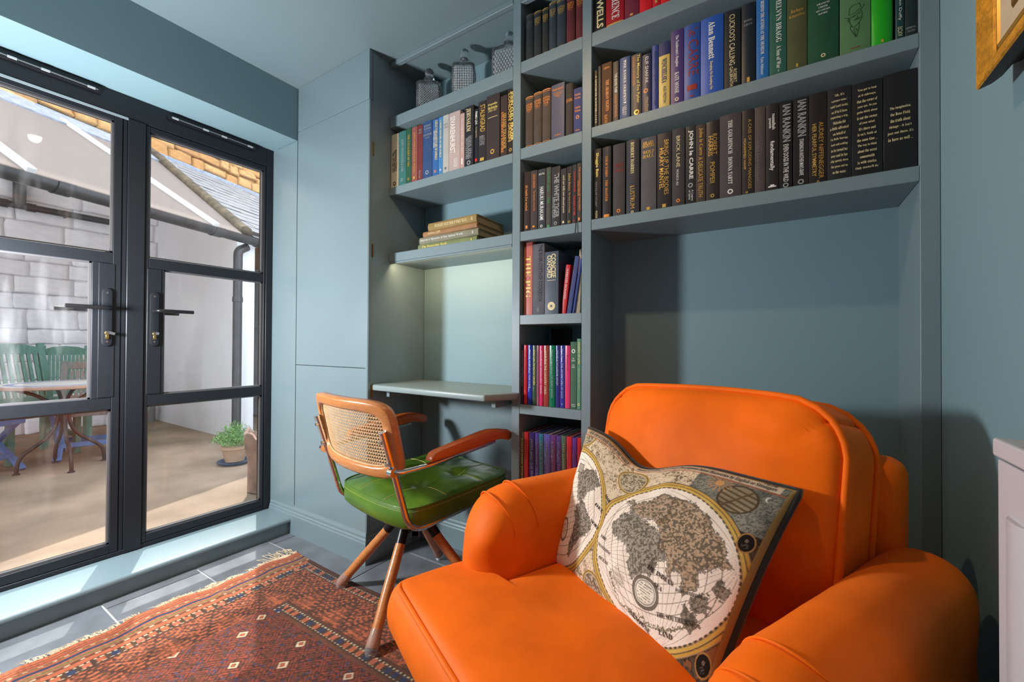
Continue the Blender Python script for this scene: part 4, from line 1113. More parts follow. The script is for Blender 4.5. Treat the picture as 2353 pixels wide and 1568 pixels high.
    mixc((ca < .68) * (np.sin(V * 520) > .35) * (n3 > .4), ink, .7)
    mixc((R < .98) * (np.abs(dy - .33) < .012) * (dx > .05) * (n3 > .42), ink, .0)
    dx, dy, R = hemi(.052, .60, .285, .395)
    graticule(dx, dy, R)
    nam = [(.05, -.62), (.3, -.72), (.55, -.78), (.74, -.62), (.66, -.46), (.52, -.38), (.48, -.22), (.40, -.24), (.44, -.12), (.34, -.16), (.22, -.34), (.1, -.5)]
    sam = [(.40, -.14), (.56, -.16), (.80, .06), (.86, .18), (.72, .34), (.6, .44), (.5, .62), (.42, .78), (.40, .6), (.44, .3), (.34, .06)]
    land(dx, dy, R, nam, c3(132, 122, 106)); land(dx, dy, R, sam, c3(128, 118, 104))
    ca = np.hypot((dx - .12) / .12, (dy - .42) / .18)
    mixc((np.abs(ca - 1.0) < .12) * 1.0, c3(96, 84, 68), .9); mixc((ca < .8) * (np.sin(V * 520) > .3), ink, .6)
    sq = np.maximum(np.abs((U - .075) - (V - .33) * .0) / .026, np.abs(V - .325) / .034)
    mixc((sq < 1.0) * 1.0, c3(90, 82, 72)); mixc((sq < .78) * 1.0, c3(200, 186, 166)); mixc((sq < .66) * (np.sin(V * 700) > 0), ink, .7)
    # small celestial rings above and below
    for a, b_, r in ((.425, .185, .085), (.385, .985, .08), (.02, .04, .10)):
        q = np.hypot((U - a) / r, (V - b_) / (r * 1.28))
        mixc((q < 1.0) * 1.0, c3(196, 158, 88)); mixc((np.abs(q - .93) < .025) * 1.0, ink, .7); mixc((q < .86) * 1.0, c3(188, 170, 142)); mixc((q < .82) * (n3 > .5), c3(74, 62, 50), .75)
    # armillary globe, sun, moon, oval portraits
    q = np.hypot((U - .872) / .062, (V - .150) / .078)
    mixc((q < 1) * 1.0, c3(160, 140, 108), .6)
    for k in (-.6, -.25, .1, .45, .75):
        mixc((q < 1) * (np.abs((V - .150) / .078 - k - .25 * ((U - .872) / .062)) < .07), c3(92, 74, 50), .9)
    mixc((np.abs(q - 1) < .06) * 1.0, c3(80, 64, 44), .9)
    mixc((q < 1) * (np.abs((U - .872) / .062 * .7 + (V - .150) / .078 * .5) < .06), c3(100, 80, 54), .9)
    q = np.hypot((U - .79) / .03, (V - .09) / .038); th = np.arctan2(V - .09, U - .79)
    mixc((q < 1.5) * (np.sin(th * 16) > .2), c3(196, 140, 90), .7); mixc((q < .5) * 1.0, c3(206, 150, 96))
    q = np.hypot((U - .955) / .012, (V - .10) / .016); q2 = np.hypot((U - .961) / .012, (V - .10) / .016)
    mixc((q < 1) * (q2 > 1), c3(206, 204, 190))
    for a, b_ in ((.958, .345), (.965, .90), (.50, .06)):
        q = np.hypot((U - a) / .020, (V - b_) / .040)
        if b_ < .1: continue
        mixc((q < 1.25) * 1.0, c3(170, 124, 70)); mixc((q < 1.05) * 1.0, c3(34, 28, 24)); mixc((np.hypot((U - a) / .005, (V - b_ + .010) / .009) < 1) * 1.0, c3(120, 104, 86)); mixc((np.hypot((U - a) / .010, (V - b_ - .016) / .014) < 1) * (q < 1) * (hatch > .1), c3(84, 74, 62))
    # title ribbons along the top edge and a plain border line
    mixc((V < .052) * (V > .012) * (U > .40) * (U < .97), c3(206, 186, 160)); mixc((V < .052) * (V > .012) * (U < .36) * (U > .02), c3(206, 182, 152))
    mixc((np.abs(V - .058) < .006) * 1.0, c3(176, 96, 60), .6)
    mixc(((V < .010) | (U > .988)) * 1.0, c3(150, 126, 76))
    # lettering, drawn from short strokes
    FONT = {'A': '0414 1422 0323', }
    return img, (cu, cv, ru, rv)
mc, (hcu, hcv, hru, hrv) = map_colors(NU, NV)
def cushion_point(u, v, side):
    """u, v in 0..1 from the lower left; side +1 front"""
    pin = .035
    uu = u + pin * math.sin((u - .5) * PI) * 0
    du = (u - .5) * 2; dv = (v - .5) * 2
    # edges drawn in between the corners
    uu = .5 + (u - .5) * (1 - .035 * (1 - dv * dv))
    vv = .5 + (v - .5) * (1 - .05 * (1 - du * du))
    P = (PBL * (1 - uu) + PBR * uu) * (1 - vv) + (PTL * (1 - uu) + PTR * uu) * vv
    nrm = (PBR - PBL).cross(PTL - PBL).normalized()
    upd = ((PTL + PTR) - (PBL + PBR)).normalized()
    sag = .052 * math.exp(-((u - .40) / .17) ** 2) * max(0, v) ** 2.2
    P = P - upd * sag
    t = ((1 - du * du) * (1 - dv * dv))
    t = max(0, t) ** .42
    w = .006 * noise.noise((u * 5, v * 5, 3.0)) + .004 * noise.noise((u * 14, v * 9, 7.0))
    if side > 0:
        return P + nrm * (.058 * t * (1 - .35 * math.exp(-((u - .40) / .2) ** 2) * v) + w * t)
    return P - nrm * (.045 * t)
Pf = np.zeros((NV, NU, 3))
for j in range(NV):
    for i in range(NU):
        Pf[j, i] = cushion_point(i / (NU - 1), 1 - j / (NV - 1), 1)
mcu = thing('map_cushion', 'rectangular scatter cushion printed with an antique world map leaning on the orange armchair', 'cushion', tuple(PBL))
off = np.array(PBL)
CLOTHM = mat('map_print', S(200, 180, 150), rough=.85, attr='dye', var=.05, vscale=300, bump=.12, bscale=900, spec=.15)
grid_mesh('front_panel', (Pf - off)[::-1], CLOTHM, mcu, mc[::-1])
nb = 40
Pb = np.zeros((nb, nb, 3))
for j in range(nb):
    for i in range(nb):
        Pb[j, i] = cushion_point(i / (nb - 1), j / (nb - 1), -1)
BVEL = mat('black_velvet', S(24, 21, 20), rough=.8, sheen=.3, var=.2, vscale=20)
grid_mesh('back_panel', Pb - off, BVEL, mcu)
edge = []
for k in range(160):
    s_ = k / 160 * 4
    if s_ < 1: u, v = s_, 0
    elif s_ < 2: u, v = 1, s_ - 1
    elif s_ < 3: u, v = 3 - s_, 1
    else: u, v = 0, 4 - s_
    edge.append(cushion_point(u, v, -1) - Vector(PBL) + ((PBR - PBL).cross(PTL - PBL).normalized() * -.006))
MB().tube(edge, .0075, 8, closed=True).build('piping', BVEL, mcu, smooth=True)
MAPINK = mat('map_ink', S(48, 40, 34), rough=.9)
def mapword(s, u, v, w, h, ang=0.0, serif=True):
    ca, sa = math.cos(ang), math.sin(ang)
    nrm = (PBR - PBL).cross(PTL - PBL).normalized() * .0012
    asp = .47 / .36
    text(mcu, s, lambda a, b: cushion_point(u + a * ca - b * sa, 1 - (v - (a * sa + b * ca) * asp), 1) - Vector(PBL) + nrm, w, h, MAPINK, 'map_lettering', 0.0, None, serif)
for s, u, v, w, h, an in [('MAR', .345, .40, .05, .017, -.5), ('DEL', .315, .50, .06, .016, -.25), ('NORT', .315, .62, .07, .016, -.25), ('THE', .405, .66, .04, .013, -.15), ('WESTERNE', .425, .72, .09, .013, -.15), ('OCEAN', .44, .785, .06, .013, -.1),
                          ('THE INDIAN', .735, .68, .13, .017, -.05), ('SEA', .745, .735, .04, .016, -.05), ('UNKNOWNE', .69, .935, .12, .016, -.12), ('THE SOUTHERNE', .84, .815, .16, .016, .35), ('LAND', .82, .90, .06, .017, .25),
                          ('MARE LANTCHIDOL', .86, .68, .1, .011, .3), ('A NEW AND ACCURATE MAP OF THE WORLD', .19, .032, .32, .022, 0), ('drawne according to ye truest Descriptions latest Discoveries by English or Strangers', .68, .034, .55, .022, 0), ('1626', .93, .012, .04, .012, 0)]:
    mapword(s, u, v, w, h, an)

# ------------------------------------------------------------------ desk chair
TH = math.radians(-9)
TILT = math.radians(2.6)
dc = thing('desk_chair', 'tubular chrome desk chair with cane back and green buttoned leather seat', 'chair', (-1.26, 1.22, 0), TH)
WOOD = mat('honey_beech', S(200, 128, 70), rough=.32, var=.18, vscale=12, stretch=(3, 3, 24), coat=.35)
WOODX = mat('beech_arm_reflection', S(196, 96, 40), rough=.32, var=.15, vscale=10, stretch=(18, 2, 18), coat=.35)  # redder than the frame: the armchair's orange reflection put into the colour
GREEN = mat('green_leather', S(88, 126, 30), rough=.36, col2=S(58, 98, 24), vscale=6, bump=.10, bscale=120, spec=.55, coat=.15)
CAPG = mat('clear_plastic', (.92, .93, .95, 1), rough=.22, trans=.85, ior=1.35)
HUBB = mat('satin_black_metal', S(26, 26, 28), rough=.35, metal=.3)
# four legs
for fx, fy in ((-.283, -.155), (.177, -.285), (-.175, .288), (.283, .155)):
    d = Vector((fx, fy, 0)).normalized()
    top = d * .035 + Vector((0, 0, .345)); ft = Vector((fx, fy, .012))
    ft = Vector((d.x * .318, d.y * .318, .022))
    knee = top.lerp(ft, .24)
    lg = MB().tube([knee, knee.lerp(ft, .5), ft], .019, 16, radii=[.0185, .0195, .0165]).build('leg', WOOD, dc, smooth=True, auto=50)
    MB().tube(fillet([d * .012 + Vector((0, 0, .352)), d * .05 + Vector((0, 0, .338)), knee.lerp(top, -.04)], .03), .0195, 16).build('leg_socket', HUBB, lg, smooth=True, auto=50)
    ax = (ft - knee).normalized()
    cp = MB()
    st = [ft - ax * .052, ft - ax * .02, ft + ax * .004, Vector((ft.x + d.x * .004, ft.y + d.y * .004, .002))]
    cp.tube(st, .02, 18, radii=[.0185, .0215, .0222, .0185])
    cp.build('foot_cap', CAPG, lg, smooth=True, auto=60)
hb = MB().lathe([(.0, .40), (.03, .40), (.034, .36), (.03, .30), (.022, .268), (.012, .262), (0, .262)], 20)
hb.cyl((0, 0, .38), (0, 0, .392), .09, 20)
hb.cyl((.02, .0, .285), (.05, -.02, .262), .016, 12)
hb.build('hub', HUBB, dc, smooth=True, auto=40)
# chrome tubes
def tp(x, y, z): return Vector((x, y, z))
for s in (-1, 1):
    X = s * .236
    path = [tp(X, -.278, .738), tp(X, -.236, .605), tp(X, -.172, .388), tp(X, .06, .402), tp(X, .245, .428), tp(X * .9, .285, .430), tp(X * .3, .29, .428)]
    f = MB().tube(fillet(path, .065, 9), .0115, 14).build('frame_tube', CHROME, dc, smooth=True, auto=60)
    MB().tube([tp(X, -.2795, .7405), tp(X, -.277, .733)], .0122, 14).build('tube_plug', CHROME, f, smooth=True, auto=40)
    for z, y in ((.706, -.268), (.632, -.245)):
        MB().cyl(tp(X - s * .004, y - .018, z), tp(X - s * .004, y - .008, z), .0062, 12).build('bolt', STEEL, f, smooth=True, auto=40)
    # arm tube with flattened clamp end, and wooden armrest
    at = MB()
    at.tube(fillet([tp(X + s * .004, -.250, .612), tp(X + s * .026, -.225, .606), tp(X + s * .040, -.12, .612), tp(X + s * .044, .185, .642)], .03), .0092, 12, radii=None)
    at.cyl(tp(X - s * .002, -.248, .607), tp(X + s * .018, -.246, .607), .0155, 14)
    at.build('arm_tube', CHROME, dc, smooth=True, auto=60)
    xa_ = X + s * .044
    prof = [(-.132, .627), (-.128, .640), (-.118, .652), (-.10, .6585), (.12, .690), (.16, .693), (.20, .690), (.245, .682), (.268, .668), (.272, .652), (.262, .640), (.25, .637), (.238, .643), (.20, .650), (.16, .650), (.10, .640)]
    MB().prism([(y, z) for y, z in prof], 'x', xa_ - .019, xa_ + .019).build('armrest', WOODX, dc, bevel=.0035, seg=2, smooth=True, auto=45)
# seat: buttoned leather cushion on its tilted plane
SW, SD = .248, .250
def seat_pt(u, v, top):
    """u, v in -1..1 ; returns local point"""
    # rounded square outline
    p = 8.0
    m = max(abs(u), abs(v))
    if m < 1e-6: x = y = 0.0
    else:
        l = (abs(u) ** p + abs(v) ** p) ** (1 / p)
        x, y = u / l * m, v / l * m
    bow = .018 * (1 - x * x) * max(0, -y) ** 3
    X = x * SW; Y = y * SD + .072 - bow
    e = max(0, 1 - max(abs(u), abs(v)) ** 8)
    z = .474
    if top:
        z += .020 * max(0, (1 - abs(u) ** 3.0) * (1 - abs(v) ** 3.0)) ** .7
        for bx in (-.36, .36):
            for by in (-.36, .36):
                d = math.hypot(u - bx, v - by)
                z -= .021 * math.exp(-(d / .13) ** 2) + .006 * math.exp(-(d / .34) ** 2)
        for (ax, k) in ((u, v), (v, u)):
            for c in (-.36, .36):
                z -= .0035 * math.exp(-((ax - c) / .035) ** 2) * (1 - abs(k) ** 6) * (1 if abs(k) > .36 else .3)
        z += .0018 * noise.noise((u * 5, v * 5, 1)) + .003 * noise.noise((u * 2.2, v * 2.2, 4))
    z += math.tan(TILT) * (Y - .07) 
    return Vector((X, Y, z))
n = 64
Pt = np.array([[seat_pt(-1 + 2 * i / n, -1 + 2 * j / n, True) for i in range(n + 1)] for j in range(n + 1)])
seat = grid_mesh('seat', Pt, GREEN, dc)
ring = [seat_pt(-1 + 2 * i / n, -1, False) for i in range(n)] + [seat_pt(1, -1 + 2 * i / n, False) for i in range(n)] + [seat_pt(1 - 2 * i / n, 1, False) for i in range(n)] + [seat_pt(-1, 1 - 2 * i / n, False) for i in range(n)]
lv = []
cen = Vector((0, .07, 0))
for t, dz, o in ((0, 0, 0), (.12, -.004, .003), (.5, -.034, .006), (.85, -.064, .004), (1, -.074, -.006), (1.2, -.076, -.05)):
    lv.append([tuple(p + Vector((p.x - cen.x, p.y - cen.y, 0)).normalized() * o + Vector((0, 0, dz))) for p in ring])
grid_mesh('seat_side', np.array(lv), GREEN, seat, closed_u=True)
MB().box(-.225, .225, -.13, .27, .395, .402).build('seat_board', HUBB, dc).rotation_euler = (TILT * .0, 0, 0)
MB().tube([p + Vector((p.x - cen.x, p.y - cen.y, 0)).normalized() * .002 + Vector((0, 0, .0005)) for p in ring], .0026, 6, closed=True).build('welt', GREEN, seat, smooth=True)
THR = mat('pale_thread', S(196, 196, 120), rough=.7)
def seam_path(a, b, k=18):
    return [seat_pt(a[0] + (b[0] - a[0]) * t, a[1] + (b[1] - a[1]) * t, True) + Vector((0, 0, .0008)) for t in [i / k for i in range(k + 1)]]
for c in (-.36, .36):
    for a, b in (((c, -.40), (c, -.96)), ((c, .40), (c, .96)), ((.40, c), (.96, c)), ((-.40, c), (-.96, c))):
        MB().tube(seam_path(a, b), .0013, 5).build('stitch_line', THR, seat, smooth=True)
for bx in (-.36, .36):
    for by in (-.36, .36):
        p = seat_pt(bx, by, True)
        MB().lathe([(0, .005), (.006, .004), (.009, .001), (.009, -.002)], 14, p).build('button', GREEN, seat, smooth=True)
st = MB()
m_ = len(ring)
for i in range(m_):
    p = ring[i]
    q = ring[(i + 1) % m_]
    L_ = (q - p).length
    if L_ < .003: continue
    o1 = Vector((p.x - cen.x, p.y - cen.y, 0)).normalized() * .0075
    for dz in (-.010,):
        a = p.lerp(q, .15) + o1 + Vector((0, 0, dz)); b = p.lerp(q, .7) + o1 + Vector((0, 0, dz))
        st.bar(a, b, .0012, .0012)
stuff(st.build('stitching', THR, seat))
# back: bent frame with cane
def bk(u, v):
    """u across -1..1 (half width), v height 0..1 -> local point of the middle of the back"""
    x = u * .262
    bow = .050 * (1 - u * u)
    z = .575 + v * .262
    y = -.205 - v * .058 - bow
    return Vector((x, y, z))
def nb_(u, v):
    e = 1e-3
    return (bk(u + e, v) - bk(u - e, v)).cross(bk(u, v + e) - bk(u, v - e)).normalized()
def rr(a, hx, hz, r):
    """rounded rectangle outline as angle a runs 0..1"""
    per = [(hx, 0)]
    c, s_ = math.cos(a * 2 * PI), math.sin(a * 2 * PI)
    p = 6.0
    l = (abs(c) ** p + abs(s_) ** p) ** (1 / p)
    return c / l * hx, s_ / l * hz
NA = 96
prof = [(-1, -.0125), (-.6, -.0165), (.6, -.0165), (1, -.0125), (1, .0125), (.6, .0165), (-.6, .0165), (-1, .0125)]
G = []
for k in range(NA):
    cu_, cv_ = rr(k / NA, 1.0, .5, 0)
    iu, iv = rr(k / NA, .845, .365, 0)
    row_ = []
    for t, d in prof:
        tt = (t + 1) / 2
        u = iu + (cu_ - iu) * tt; v = .5 + iv + (cv_ - iv) * tt
        row_.append(tuple(bk(u, v) + nb_(u, v) * d))
    row_.append(row_[0])
    G.append(row_)
G.append(G[0])
bf = grid_mesh('back_frame', np.array(G), WOOD, dc)
CANE = mat('woven_cane', S(206, 168, 122), rough=.55, var=.12, vscale=40)
cn = MB()
nx, nz = 40, 17
ux, vz = .845, .365
def cp_(a, b, d=0.0): 
    u = -ux + 2 * ux * a; v = .5 - vz + 2 * vz * b
    return tuple(bk(u, v) + nb_(u, v) * d)
for j in range(nz):
    for i in range(nx):
        a0, a1, b0, b1 = i / nx, (i + 1) / nx, j / nz, (j + 1) / nz
        am, bm_ = (a0 + a1) / 2, (b0 + b1) / 2
        uc, vc = -ux + 2 * ux * am, -vz + 2 * vz * bm_
        if (abs(uc) / .85) ** 6 + (abs(vc) / .368) ** 6 > 1.0: continue
        o = len(cn.v)
        outer = [(a0, b0), (am, b0), (a1, b0), (a1, bm_), (a1, b1), (am, b1), (a0, b1), (a0, bm_)]
        hx_, hz_ = (a1 - a0) * .30, (b1 - b0) * .30
        inner = [(am - hx_ * .7, bm_ - hz_ * .7), (am, bm_ - hz_), (am + hx_ * .7, bm_ - hz_ * .7), (am + hx_, bm_), (am + hx_ * .7, bm_ + hz_ * .7), (am, bm_ + hz_), (am - hx_ * .7, bm_ + hz_ * .7), (am - hx_, bm_)]
        vs = [cp_(a, b, .0012 if (k % 2) else -.0008) for k, (a, b) in enumerate(outer)] + [cp_(a, b, -.0004) for a, b in inner]
        cn.add(vs, [(k, (k + 1) % 8, 8 + (k + 1) % 8, 8 + k) for k in range(8)])
cn.build('cane_panel', CANE, bf)
for b in (1, ):
    pts = []
    for k in range(64):
        iu, iv = rr(k / 64, .84, .36, 0)
        pts.append(bk(iu, .5 + iv) + nb_(iu, .5 + iv) * .004)
    MB().tube(pts, .0028, 6, closed=True).build('cane_spline', CANE, bf, smooth=True)

# ------------------------------------------------------------------ rug
RX0, RX1, RY0, RY1 = -2.005, -.16, -.10, 1.168
STEP = .0034
nxr, nyr = int((RX1 - RX0) / STEP), int((RY1 - RY0) / STEP)
def rug_colors():
    a = np.linspace(0, RX1 - RX0, nxr)[None, :] * np.ones((nyr, 1))      # along, from the fringed end
    c = np.linspace(RY1 - RY0, 0, nyr)[:, None] * np.ones((1, nxr))      # across, from the far edge
    Lx, Wy = RX1 - RX0, RY1 - RY0
    c3 = lambda r, g, b: np.array(S(r, g, b)[:3])
    red, rust, brown, navy, cream, dk = c3(132, 62, 44), c3(166, 90, 60), c3(72, 52, 40), c3(50, 56, 78), c3(200, 180, 146), c3(56, 42, 36)
    img = np.zeros((nyr, nxr, 3)) + rust
    def put(m, col, k=1.0):
        m = np.clip(m * 1.0, 0, 1)[..., None] * k
        img[:] = img * (1 - m) + col * m
    am = np.minimum(a, Lx - a); cm = np.minimum(c, Wy - c)
    hsh = lambda i, j, s=0: np.modf(np.abs(np.sin(i * 12.9898 + j * 78.233 + s * 37.7) * 43758.5453))[0]
    # knot-sized dither
    kx, kz = np.floor(a / .0068), np.floor(c / .0068)
    h1 = hsh(kx, kz)
    # field inside the borders
    e = np.minimum(am - .125, cm - .0)       # distance from border start
    fieldm = (am > .335) & (cm > .30)
    put(fieldm, red)
    P = .085
    fx, fz = (a - .335) / P, (c - .30) / P
    row_ = np.floor(fz); fx = fx + .5 * np.mod(row_, 2)
    lx, lz = np.modf(fx + 100)[0] - .5, np.modf(fz + 100)[0] - .5
    dia = np.abs(lx) + np.abs(lz)
    q = np.floor(dia * 12)
    put(fieldm & (np.mod(q, 2) == 1) & (dia > .2), dk, .75)
    put(fieldm & (np.abs(np.abs(lx) - np.abs(lz)) < .05), brown, .7)
    put(fieldm & (h1 > .86) & (hsh(np.floor(kx / 3), np.floor(kz / 3), 2) > .5), navy, .8)
    put(fieldm & (h1 < .16), dk, .7)
    sel = np.mod(np.floor(fx) + 2 * row_, 3) == 0
    put(fieldm & (np.abs(dia - .17) < .045) & sel, cream)
    put(fieldm & (dia < .09) & sel, rust)
    put(fieldm & (np.abs(dia - .17) < .045) & ~sel, brown, .8)
    # main border
    bd = np.where(am - .125 < cm, am - .125, cm)         # nearest border
    along = np.where(am - .125 < cm, c, a)
    mb_ = (bd > .062) & (bd < .235) & ~fieldm
    put(mb_, rust)
    put(mb_ & (h1 < .26), brown, .6)
    t = np.abs(np.modf(along / .17 + 50)[0] - .5) * 2
    t = np.round(t * 9) / 9
    zig = .07 + .155 * t
    put(mb_ & (np.abs(bd - zig) < .012), dk, .85)
    put(mb_ & (np.abs(np.abs(bd - zig) - .026) < .006), brown, .85)
    put(mb_ & (np.abs(np.abs(bd - zig) - .046) < .004), dk, .6)
    dm_ = np.abs(np.modf(along / .17 + 50.5)[0] - .5) * .17 + np.abs(bd - .105)
    put(mb_ & (np.abs(dm_ - .026) < .004), dk, .8); put(mb_ & (dm_ < .016), brown, .7); put(mb_ & (dm_ < .008), c3(196, 120, 84), .9)
    key = (np.mod(np.floor(bd / .011), 2) == 0) & (np.abs(np.modf(along / .065 + 50)[0] - .5) < .38) & (bd > zig)
    put(mb_ & key, brown, .6)
    stp = np.abs(np.modf(along / .024 + np.floor(bd / .012) * .5 + 50)[0] - .5) < .2
    put(mb_ & stp & (bd < zig - .03), dk, .7)
    # guard stripes with small blocks
    for lo, hi in ((.018, .058), (.240, .285)):
        g = (bd > lo) & (bd < hi) & ~fieldm
        put(g, brown)
        k = np.floor(along / .034); h = hsh(k, 7 + lo)
        blk = g & (np.abs(np.modf(along / .034 + 50)[0] - .5) < .3) & (np.abs(bd - (lo + hi) / 2) < .012)
        put(blk & (h < .35), rust); put(blk & (h >= .35) & (h < .6), navy); put(blk & (h >= .6), c3(166, 92, 70))
        put(g & (np.abs(np.abs(bd - (lo + hi) / 2) - .014) < .003) & (np.mod(np.floor(along / .008), 2) == 0), cream, .8)
    put((bd > .232) & (bd < .240) & ~fieldm, dk, .8); put((bd > .058) & (bd < .064) & ~fieldm, dk, .8)
    put((bd > .285) & (bd < .302) & ~fieldm, brown, .8)
    put((cm < .018), dk, .9)
    # flat-woven striped end
    en = am < .125
    put(en, rust)
    put(en & (am > .018) & (am < .024), brown, .6); put(en & (am > .034) & (am < .038), c3(120, 60, 44)); put(en & (am > .046) & (am < .056), c3(112, 84, 56))
    put(en & (am > .050) & (am < .052) & (np.mod(np.floor(c / .01), 3) < 1), cream)
    put(en & (am > .068) & (am < .080), navy); put(en & (am > .058) & (am < .064), c3(126, 72, 50))
    put(en & (am > .088) & (am < .104), c3(118, 96, 62)); put(en & (am > .108) & (am < .122), brown, .8)
    put(en & (am > .112) & (am < .118) & (np.mod(np.floor(c / .012), 3) < 1), cream, .8)
    # knot texture and abrash
    img *= (0.82 + .36 * h1)[..., None] ** 1
    ab = 1 + .10 * np.sin(a * 9 + 2) * np.sin(c * 4 + 1)
    img *= ab[..., None]
    ribs = 1 - .10 * (np.mod(np.floor(c / .0068), 2) == 0)
    img *= ribs[..., None]
    return np.clip(img, 0, 1)
rc = rug_colors()
xs = np.linspace(RX0, RX1, nxr); ys = np.linspace(RY0, RY1, nyr)
XX, YY = np.meshgrid(xs, ys)
edge_w = .012 * np.sin(YY * 7 + .5) + .010 * np.sin(YY * 17) + .006 * np.sin(YY * 41)
XX2 = XX + edge_w * np.clip(1 - (XX - RX0) / .25, 0, 1)
bumpz = .010 * np.exp(-((XX - RX0 - .10) / .05) ** 2 - ((YY - .80) / .022) ** 2) + .004 * np.exp(-((XX - RX0 - .06) / .05) ** 2 - ((YY - .62) / .03) ** 2)
YY2 = YY + .008 * np.sin(XX * 5) * np.clip((YY - .9) / .25, 0, 1) + .012 * np.exp(-((XX - RX0 - .10) / .08) ** 2 - ((YY - .80) / .05) ** 2)
ZZ = .0062 + bumpz + .0006 * np.sin(XX * 900) * np.sin(YY * 900)
Pr = np.stack([XX2, YY2, ZZ], -1)
rug = thing('rug', 'worn red and brown tribal rug with fringed end on the slate floor', 'rug', (-1.2, .5, 0))
roff = np.array([-1.2, .5, 0])
RUGM = mat('rug_wool', S(150, 70, 50), rough=.95, attr='dye', spec=.08, sheen=.15, bump=.3, bscale=500)
pile = grid_mesh('pile', Pr - roff, RUGM, rug, rc)
rb_ = MB()
bo = [(RX0, RY0), (RX1, RY0), (RX1, RY1), (RX0, RY1)]
NSK = 120
ring_ = [(Pr[0, i], 0) for i in range(0, nxr, 8)] + [(Pr[j, -1], 0) for j in range(0, nyr, 8)] + [(Pr[-1, i], 0) for i in range(nxr - 1, -1, -8)] + [(Pr[j, 0], 0) for j in range(nyr - 1, -1, -8)]
top_ = [tuple(p - roff) for p, _ in ring_]
nn_ = len(top_)
rb_.add(top_ + [(p[0], p[1], .0005) for p in top_], [(i, (i + 1) % nn_, nn_ + (i + 1) % nn_, nn_ + i) for i in range(nn_)])
rb_.build('rug_edge', mat('rug_edge_wool', S(70, 50, 40), rough=.95), rug)
FR = mat('fringe_wool', S(206, 186, 156), rough=.95, var=.15, vscale=50)
fg = MB()
for k in range(900):
    j = rng.integers(0, nyr)
    p = Pr[j, 0] - roff
    if noise.noise((float(YY[j, 0]) * 9, 2.0, 0)) < -.28: continue
    L_ = .012 + .024 * rng.random() + .02 * max(0, noise.noise((float(YY[j, 0]) * 14, 5.0, 1)))
    sp = (rng.random() - .5) * 1.6
    a = Vector((p[0] + .002, p[1], .006)); b = a + Vector((-L_ * .5, sp * L_ * .5, .003 * rng.random())); c = a + Vector((-L_, sp * L_ * (1 + .5 * rng.random()), -.0035))
    w = .0010 + .0006 * rng.random()
    fg.add([(a.x, a.y - w, a.z), (a.x, a.y + w, a.z), (b.x, b.y - w, b.z), (b.x, b.y + w, b.z), (c.x, c.y, c.z), (a.x, a.y, a.z + .0016), (b.x, b.y, b.z + .0016)],
           [(0, 2, 6, 5), (5, 6, 3, 1), (2, 4, 6), (6, 4, 3)])
for k in range(40):   # long loose threads at the far corner and the frayed knots
    y0 = 1.06 + .1 * rng.random() if k < 22 else .80 + .03 * rng.random()
    x0 = RX0 + .01 * rng.random()
    a = Vector((x0 + 1.2, y0 - .5, .007)); L_ = .05 + .05 * rng.random() if k < 22 else .025
    d = Vector((-.5 - rng.random() * .5, .6 - 1.0 * rng.random(), 0)).normalized()
    pts = [a + d * L_ * t + Vector((d.y, -d.x, 0)) * (.02 * math.sin(t * 3 + k)) * t + Vector((0, 0, .004 * math.sin(t * PI))) for t in (0, .35, .7, 1)]
    fg.tube(pts, .0011, 5)
stuff(fg.build('fringe', FR, rug))

# ------------------------------------------------------------------ decanters
def glass(name):
    m = bpy.data.materials.new(name); m.use_nodes = True
    b = m.node_tree.nodes['Principled BSDF']
    b.inputs['Base Color'].default_value = (.96, .98, .98, 1); b.inputs['Roughness'].default_value = .02
    b.inputs['Transmission Weight'].default_value = .97; b.inputs['IOR'].default_value = 1.5
    nt = m.node_tree; L = nt.links.new
    at = nt.nodes.new('ShaderNodeAttribute'); at.attribute_name = 'dye'
    df = nt.nodes.new('ShaderNodeBsdfDiffuse'); df.inputs[0].default_value = (.95, .97, .98, 1)  # white mixed into the polished cuts stands in for their sparkle
    mx = nt.nodes.new('ShaderNodeMixShader')
    L(at.outputs['Fac'], mx.inputs[0]); L(b.outputs[0], mx.inputs[1]); L(df.outputs[0], mx.inputs[2]); L(mx.outputs[0], nt.nodes['Material Output'].inputs['Surface'])
    return m
CG = glass('cut_crystal_sparkle')
